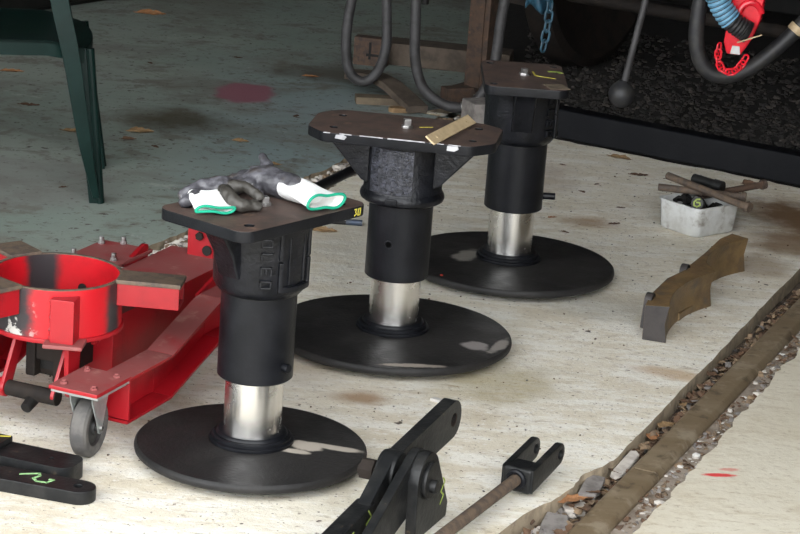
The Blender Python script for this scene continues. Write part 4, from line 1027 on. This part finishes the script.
MB().box(W(.92, .62, .12), (.03, .02, .20), RW).build('hanger', M['darkrust'], wg, bevel=.003)

# rusty upright leg behind the hoses
pt = thing('steel_post', 'rusty flat upright post behind the looped hoses', 'post', (.20, 7.65, 0), yaw)
MB().box((0, 0, .3625), (.058, .02, .725)).box((.04, .02, .3625), (.02, .06, .725)).build('upright', M['rust'], pt, bevel=.003)
MB().box((.005, .0, .006), (.13, .12, .012)).build('foot_plate', M['rust'], pt, bevel=.002)
MB().box((.10, -.01, .33), (.16, .012, .02), rot3(0, .05)).build('stay', M['darkrust'], pt, bevel=.002)

def hose(name, label, pts, r, matn, ends=(), grp='rubber hoses hanging from the wagon end'):
    p0 = Vector(pts[0]); h = thing(name, label, 'hose', p0, 0, grp)
    MB().tube([p - p0 for p in spline(pts, 8)], r, 16).build('tube', M[matn], h)
    for e in ends:
        q0, q1, rr, mt, nm = e; MB().cyl(Vector(q0) - p0, Vector(q1) - p0, rr, n=20).build(nm, M[mt], h, bevel=.002)
    return h
hose('brake_hose', 'left grey rubber hose hanging in a narrow loop', [(-.165, 7.36, .74), (-.19, 7.36, .52), (-.222, 7.36, .30), (-.228, 7.36, .18), (-.21, 7.36, .092), (-.165, 7.36, .062), (-.122, 7.36, .095), (-.098, 7.36, .18), (-.105, 7.36, .32), (-.118, 7.36, .52), (-.12, 7.36, .74)], .0165, 'hose2')
hose('brake_hose', 'grey rubber hose looping wide to the floor beside the rusty post', [(-.012, 7.2, .74), (-.015, 7.2, .50), (-.008, 7.2, .30), (.0, 7.2, .18), (.03, 7.2, .092), (.09, 7.2, .045), (.16, 7.2, .035), (.215, 7.2, .075), (.25, 7.2, .17), (.262, 7.2, .33), (.28, 7.2, .55), (.285, 7.2, .74)], .0170, 'hose2',
     [((.018, 7.19, .40), (.018, 7.19, .36), .012, 'dark', 'clip'), ((.158, 7.2, .035), (.172, 7.2, .038), .0185, 'oldsteel', 'ring_clip')])
hose('steam_hose', 'thick black hose sagging in a curve at the right edge', [(.842, 6.78, .80), (.835, 6.78, .60), (.828, 6.78, .46), (.83, 6.78, .385), (.85, 6.78, .32), (.89, 6.78, .285), (.945, 6.78, .283), (1.0, 6.78, .310), (1.06, 6.78, .365), (1.115, 6.78, .425), (1.16, 6.78, .49), (1.2, 6.78, .6), (1.21, 6.78, .8)], .0235, 'hose',
     [((1.117, 6.78, .428), (1.13, 6.78, .446), .026, 'brass', 'brass_ferrule')])
# ribbed hose with pale blue band and red coupling
pr = spline([(.84, 6.66, .60), (.865, 6.66, .53), (.905, 6.66, .475), (.95, 6.66, .445), (.965, 6.66, .438)], 10); p0 = pr[0]
rh = thing('ribbed_hose', 'ribbed black hose with pale blue band at the upper right', 'hose', p0, 0, 'rubber hoses hanging from the wagon end')
MB().tube([p - p0 for p in pr], [.031 + .0022 * math.cos(i * 3.14) for i in range(len(pr))], 20).build('tube', M['hose'], rh)
MB().tube([p - p0 for p in pr[9:22]], [.0335 + .0018 * math.cos(i * 3.14) for i in range(13)], 20).build('blue_band', M['blueband'], rh)
MB().beam(Vector((.93, 6.625, .412)) - p0, Vector((1.0, 6.625, .440)) - p0, .006, .003).build('clip_tail', M['brass'], rh)
cpt = thing('hose_coupling', 'bright red hose coupling hanging at the upper right', 'coupling', (.945, 6.70, .42))
MB().prism([(-.03, .14), (.065, .14), (.06, .06), (.042, .0), (.012, -.055), (-.03, -.055), (-.042, -.02), (-.035, .05)], -.022, .022, [circ(.012, .03, .014, 16)], mat4((0, 0, 0), rot3(yaw * .5) @ Matrix((Vector((1, 0, 0)), Vector((0, 0, 1)), Vector((0, -1, 0)))).transposed())).build('coupling_body', M['redplastic'], cpt, bevel=.006, seg=3)
MB().tube([Vector((.02 + .035 * math.cos(a), -.03, .06 + .045 * math.sin(a))) for a in [PI * .1 + i * .2 for i in range(18)]], .010, 10).build('coupling_horn', M['redplastic'], cpt)
MB().prism([(-.018, -.052), (.012, -.052), (.008, -.028), (-.014, -.028)], .022, .027, mx=mat4((0, 0, 0), rot3(yaw * .5) @ Matrix((Vector((1, 0, 0)), Vector((0, 0, 1)), Vector((0, -1, 0)))).transposed())).build('latch', M['tub'], cpt, bevel=.001)
def chain(name, label, pts, n, L_, wd, r, matn, grp=None):
    P = spline(pts, 12); c_ = thing(name, label, 'chain', P[0], 0, grp); tot = sum((b - a).length for a, b in zip(P[:-1], P[1:]))
    acc = 0; cum = [0]
    for a, b in zip(P[:-1], P[1:]): acc += (b - a).length; cum.append(acc)
    def at(d_):
        for i in range(len(P) - 1):
            if cum[i + 1] >= d_: return P[i].lerp(P[i + 1], (d_ - cum[i]) / max(1e-6, cum[i + 1] - cum[i])), (P[i + 1] - P[i]).normalized()
        return P[-1], (P[-1] - P[-2]).normalized()
    for k in range(n):
        p, d_ = at(tot * (k + .5) / n); sd_ = Vector((0, 1, 0)).cross(d_).normalized() if k % 2 else Vector((0, -1, 0)) + d_ * .001
        if k % 2 == 0: sd_ = (Vector((0, -.75, 0)) + Vector((0, 1, 0)).cross(d_) * .65).normalized()
        ring_ = []
        for q in range(20):
            a = 2 * PI * q / 20; ca_, sa_ = math.cos(a), math.sin(a)
            ring_.append(p - P[0] + d_ * (ca_ * wd / 2 + (L_ - wd) / 2 * (1 if ca_ > 0 else -1)) + sd_ * sa_ * wd / 2)
        MB().tube(ring_ + ring_[:2], r, 8).build('link', M[matn], c_)
chain('red_chain', 'red plastic chain slung below the red coupling', [(.885, 6.665, .395), (.886, 6.665, .355), (.900, 6.665, .325), (.928, 6.665, .317), (.952, 6.665, .335), (.968, 6.665, .365)], 9, .030, .018, .0032, 'redplastic')
chain('blue_chain', 'short blue chain hanging beside the blue sheet', [(.40, 7.0, .43), (.398, 7.0, .36), (.39, 7.0, .275)], 5, .038, .022, .0038, 'bluechain')
# blue sheet tucked under the frame
mb = MB(); vs = []; NX, NY = 14, 8
for i in range(NX + 1):
    for j in range(NY + 1):
        u_, v_ = i / NX, j / NY
        vs.append((.325 + .085 * u_, 7.02 + .02 * math.sin(u_ * 9 + v_ * 3), .40 + .14 * v_ + .012 * math.sin(u_ * 7) - .005 * u_))
fs = [[i * (NY + 1) + j, (i + 1) * (NY + 1) + j, (i + 1) * (NY + 1) + j + 1, i * (NY + 1) + j + 1] for i in range(NX) for j in range(NY)]
o = mb.add(vs, fs).build('plastic_sheet', M['bluerag'], ang=60); sm_ = o.modifiers.new('thick', 'SOLIDIFY'); sm_.thickness = .003
tag(o, 'crumpled blue plastic sheet tucked under the wagon frame', 'sheet')

# counterweight lever
bw = thing('counterweight', 'round iron counterweight on a rod hanging over the beam', 'weight', (.632, 6.86, .186))
MB().lathe([(0, -.041), (.016, -.0385), (.029, -.029), (.038, -.015), (.041, 0), (.038, .015), (.029, .029), (.018, .037), (.0135, .043), (.0, .046)], 40).build('ball', M['hose'], bw)
MB().tube([(.004, 0, .03), (.05, .0, .33), (.075, .02, .62)], .0105, 14).build('rod', M['hose2'], bw)

# ------------------------------------------------------------------ timber and scrap behind the middle buffer
o = thing('curved_plank', 'weathered curved plank lying behind the middle buffer', 'plank', (-.08, 7.33, 0))
pl_ = spline([(-.135, .17, .055), (-.06, .13, .062), (.0, .06, .055), (.05, -.02, .035), (.10, -.12, .016)], 6); mb = MB()
for a_, b_ in zip(pl_[:-1], pl_[1:]): mb.beam(a_, b_ + (b_ - a_) * .1, .07, .024)
mb.build('plank_body', M['wood'], o, bevel=.002)
o = MB().box((0, 0, .012), (.17, .06, .024)).build('wood_offcut', M['woodpale'], bevel=.002); o.location = (-.10, 7.33, 0); o.rotation_euler = (0, 0, .12)
tag(o, 'short pale wood offcut under the curved plank', 'wood')
o = MB().prism(hull2(circ(0, 0, .02, 10) + circ(.06, .01, .014, 8)), 0, .016).build('bark_piece', M['leaf'], bevel=.003); o.location = (-.055, 7.22, 0); tag(o, 'small tan bark piece in front of the wood offcut', 'bark')
o = thing('slotted_casting', 'rusty steel plate with cross-shaped slot behind the hoses', 'plate', (-.155, 7.95, 0), -.2)
MB().box((0, 0, .05), (.12, .05, .10)).build('plate_body', M['rust'], o, bevel=.004)
MB().box((.0, -.0265, .055), (.008, .004, .06)).box((.01, -.0265, .04), (.045, .004, .009)).build('slot', M['dark'], o)
o = MB().box((0, 0, .04), (.44, .12, .08)).build('timber_baulk', M['wood'], bevel=.006); o.location = (.12, 8.0, 0); o.rotation_euler = (0, 0, -.15); tag(o, 'dark timber baulk on the floor behind the looped hoses', 'timber')
o = MB().box((0, 0, .03), (.10, .05, .06)).build('wood_block', M['rust'], bevel=.004); o.location = (.145, 7.40, 0); o.rotation_euler = (0, 0, .5); tag(o, 'small rusty block beside the wide hose loop', 'block')
o = MB().box((0, 0, .05), (.09, .10, .10)).build('concrete_block', M['stoneB'], bevel=.005); o.location = (.215, 7.02, 0); o.rotation_euler = (0, 0, .4); tag(o, 'grey concrete block between the middle and farthest buffers', 'block')

# dark crate block added to blacken the far left corner
o = thing('dark_filler', 'dark crate block added to blacken the corner behind the green chair', 'filler', (-1.37, 8.57, 0), math.radians(58))
MB().box((0, .3, .35), (1.2, .6, .7)).build('filler_body', M['dark'], o, bevel=.01)
for zz in (.08, .35, .62): MB().box((0, -.01, zz), (1.2, .02, .12)).build('filler_board', M['dark'], o, bevel=.004)

# bolt and leaves on the floor
o = thing('blue_bolt', 'thin blue-black bolt lying between the nearest and middle buffers', 'bolt', (-.225, 5.812, .0))
MB().cyl((0, 0, .006), (.118, .004, .006), .0055, n=14).cyl((0, 0, .007), (.008, 0, .007), .009, n=6).build('shank', M['dark'], o, bevel=.0008)
MB().cyl((.075, .003, .008), (.118, .004, .008), .008, n=14).build('sleeve', M['bluesteel'], o, bevel=.001)

def leaf_mesh(name, L_, W_, curl, seed):
    rnd = random.Random(seed); NX, NY = 10, 5; vs = []; fs = []
    for i in range(NX + 1):
        t_ = i / NX; hw = W_ / 2 * (max(0.02, math.sin(PI * t_ ** .85)) ** .8) * rnd.uniform(.72, 1.1) * (1 if t_ > .12 else .35)
        for j in range(NY + 1):
            k = j / NY * 2 - 1
            vs.append(((t_ - .5) * L_ + .06 * abs(k) * L_ * rnd.uniform(-1, 1), k * hw + .08 * math.sin(t_ * 4 + seed) * W_, curl * L_ * (k * k * .5 * hw / W_ * 2 + (t_ - .5) ** 2 * .8) + rnd.uniform(-.05, .05) * W_ + .003))
    for i in range(NX):
        for j in range(NY): a_ = i * (NY + 1) + j; fs.append([a_, a_ + NY + 1, a_ + NY + 2, a_ + 1])
    me = bpy.data.meshes.new(name); zmin = min(v_[2] for v_ in vs); me.from_pydata([(x, y, z - zmin) for x, y, z in vs], [], fs)
    return me
LM = {}
for i, mt in enumerate(('leaf', 'leafdark', 'leafor')):
    for k, cu in enumerate((.14, .34)):
        me = leaf_mesh('dead_leaf', 1.0, .55, cu, i * 3 + k); me.materials.append(M[mt]); LM[mt, k] = me
def leaf(x, y, sz, mt, k, label, grp, rz=None, z=.001, tilt=0):
    o_ = bpy.data.objects.new('dead_leaf', LM[mt, k]); COL.objects.link(o_)
    o_.location = (x, y, z); o_.scale = (sz, sz, sz * .8); o_.rotation_euler = (tilt, 0, random.random() * 6.3 if rz is None else rz)
    return tag(o_, label, 'leaf', grp)
G1 = 'dead leaves on the green floor'; G2 = 'dead leaves on the pale slab'; G3 = 'dead leaves in the right groove'
leaf(-1.012, 8.593, .12, 'leafor', 1, 'orange-brown curled leaf farthest back on the green floor', G1, .1)
leaf(-.997, 6.624, .075, 'leaf', 0, 'tan leaf just left of the green chair leg', G1, -.1)
leaf(-.802, 6.675, .085, 'leaf', 1, 'tan curled leaf right of the green chair leg', G1, .3)
leaf(-.825, 6.577, .05, 'leafdark', 1, 'small dark leaf touching the tan leaf right of the chair leg', G1, .1)
leaf(-1.18, 6.93, .07, 'leafdark', 0, 'dark brown leaf under the green chair seat', G1, .0)
leaf(-1.32, 7.40, .08, 'leafor', 0, 'orange leaf at the left edge under the chair seat', G1, .2)
leaf(-.387, 6.401, .06, 'leaf', 0, 'small tan leaf on green floor just behind the gloves', G1, .1)
leaf(-.501, 6.653, .055, 'leaf', 1, 'tan leaf on the green floor between chair leg and middle buffer', G1, 0)
leaf(-.352, 7.668, .06, 'leafor', 0, 'orange leaf by the dark stain beyond the red paint patch', G1, 0)
for x, y in ((-.737, 6.514), (-1.298, 7.0), (-.62, 7.9), (-.9, 7.7), (-.36, 7.05), (-.5, 5.9), (-.92, 5.98)):
    leaf(x, y, random.uniform(.025, .04), 'leafdark', 0, 'tiny dark leaf scrap on the green floor', G1)
leaf(-.205, 5.727, .075, 'leaf', 1, 'tan leaf beside the thin blue-black bolt', G2, .1)
leaf(1.005, 6.595, .05, 'leafdark', 1, 'cupped dark brown leaf on the slab behind the white tub', G2, .2, tilt=.4)
leaf(.681, 6.60, .06, 'leafdark', 0, 'brown leaf between the white tub and the beam', G2, 0)
leaf(.640, 6.80, .085, 'leaf', 0, 'tan leaf lying against the foot of the black beam', G2, -.4)
leaf(.57, 6.02, .04, 'leafdark', 0, 'dark leaf left of the white tub', G2, .5)
leaf(.402, 6.04, .03, 'leafor', 0, 'small orange leaf close to the farthest buffer pin', G2, .5)
leaf(-.068, 4.91, .022, 'leaf', 0, 'tiny tan leaf crumb at the middle buffer disc edge', G2, .5)
for x, y in ((.50, 6.35), (.60, 6.2), (.46, 6.66), (.55, 6.45), (.43, 5.9)): leaf(x, y, random.uniform(.02, .03), 'leafdark', 0, 'tiny dark leaf scrap on the pale slab near the beam', G2)
leaf(*P2(T(-.19, -.015)), .075, 'leafor', 0, 'large orange leaf in the groove near the clevis end', G3, .5, -.012)
leaf(*P2(T(.33, .018)), .055, 'leaf', 0, 'tan leaf in the groove below the brake block', G3, .8, -.018)
leaf(*P2(T(.25, .014)), .05, 'leafor', 0, 'orange leaf in the groove just beyond the flat grey fragment', G3, 1.3, -.018)
for i in range(34):
    leaf(*P2(T(random.uniform(-.35, 2.0), random.uniform(.004, .03))), random.uniform(.02, .042), random.choice(('leaf', 'leafdark', 'leafdark', 'leafdark')), i % 2, 'small brown leaf among the litter of the right groove', G3, z=random.uniform(-.026, -.014), tilt=random.uniform(-.4, .4))
for i in range(10):
    p = T(random.uniform(-.2, 1.8), random.uniform(.105, .145)); r = random.uniform(.008, .014)
    o = MB().ico((0, 0, 0), r, (1, .8, .6), .25).build('pebble', M['stoneA' if i % 3 else 'chipwhite'], smooth=False); o.location = (p.x, p.y, -.02 + r * .5); tag(o, 'pale pebble in the grit right of the rail', 'pebble', 'pale pebbles right of the rail')
# white scrap at the lever eye
o = MB().prism([(-.02, -.006), (.018, -.008), (.02, .006), (-.016, .008)], 0, .006).build('paint_flake', M['chipwhite'], bevel=.001); o.location = (.102, 4.49, 0); o.rotation_euler = (0, 0, -.5)
tag(o, 'white paint flake on the slab behind the lever eye', 'paint flake')
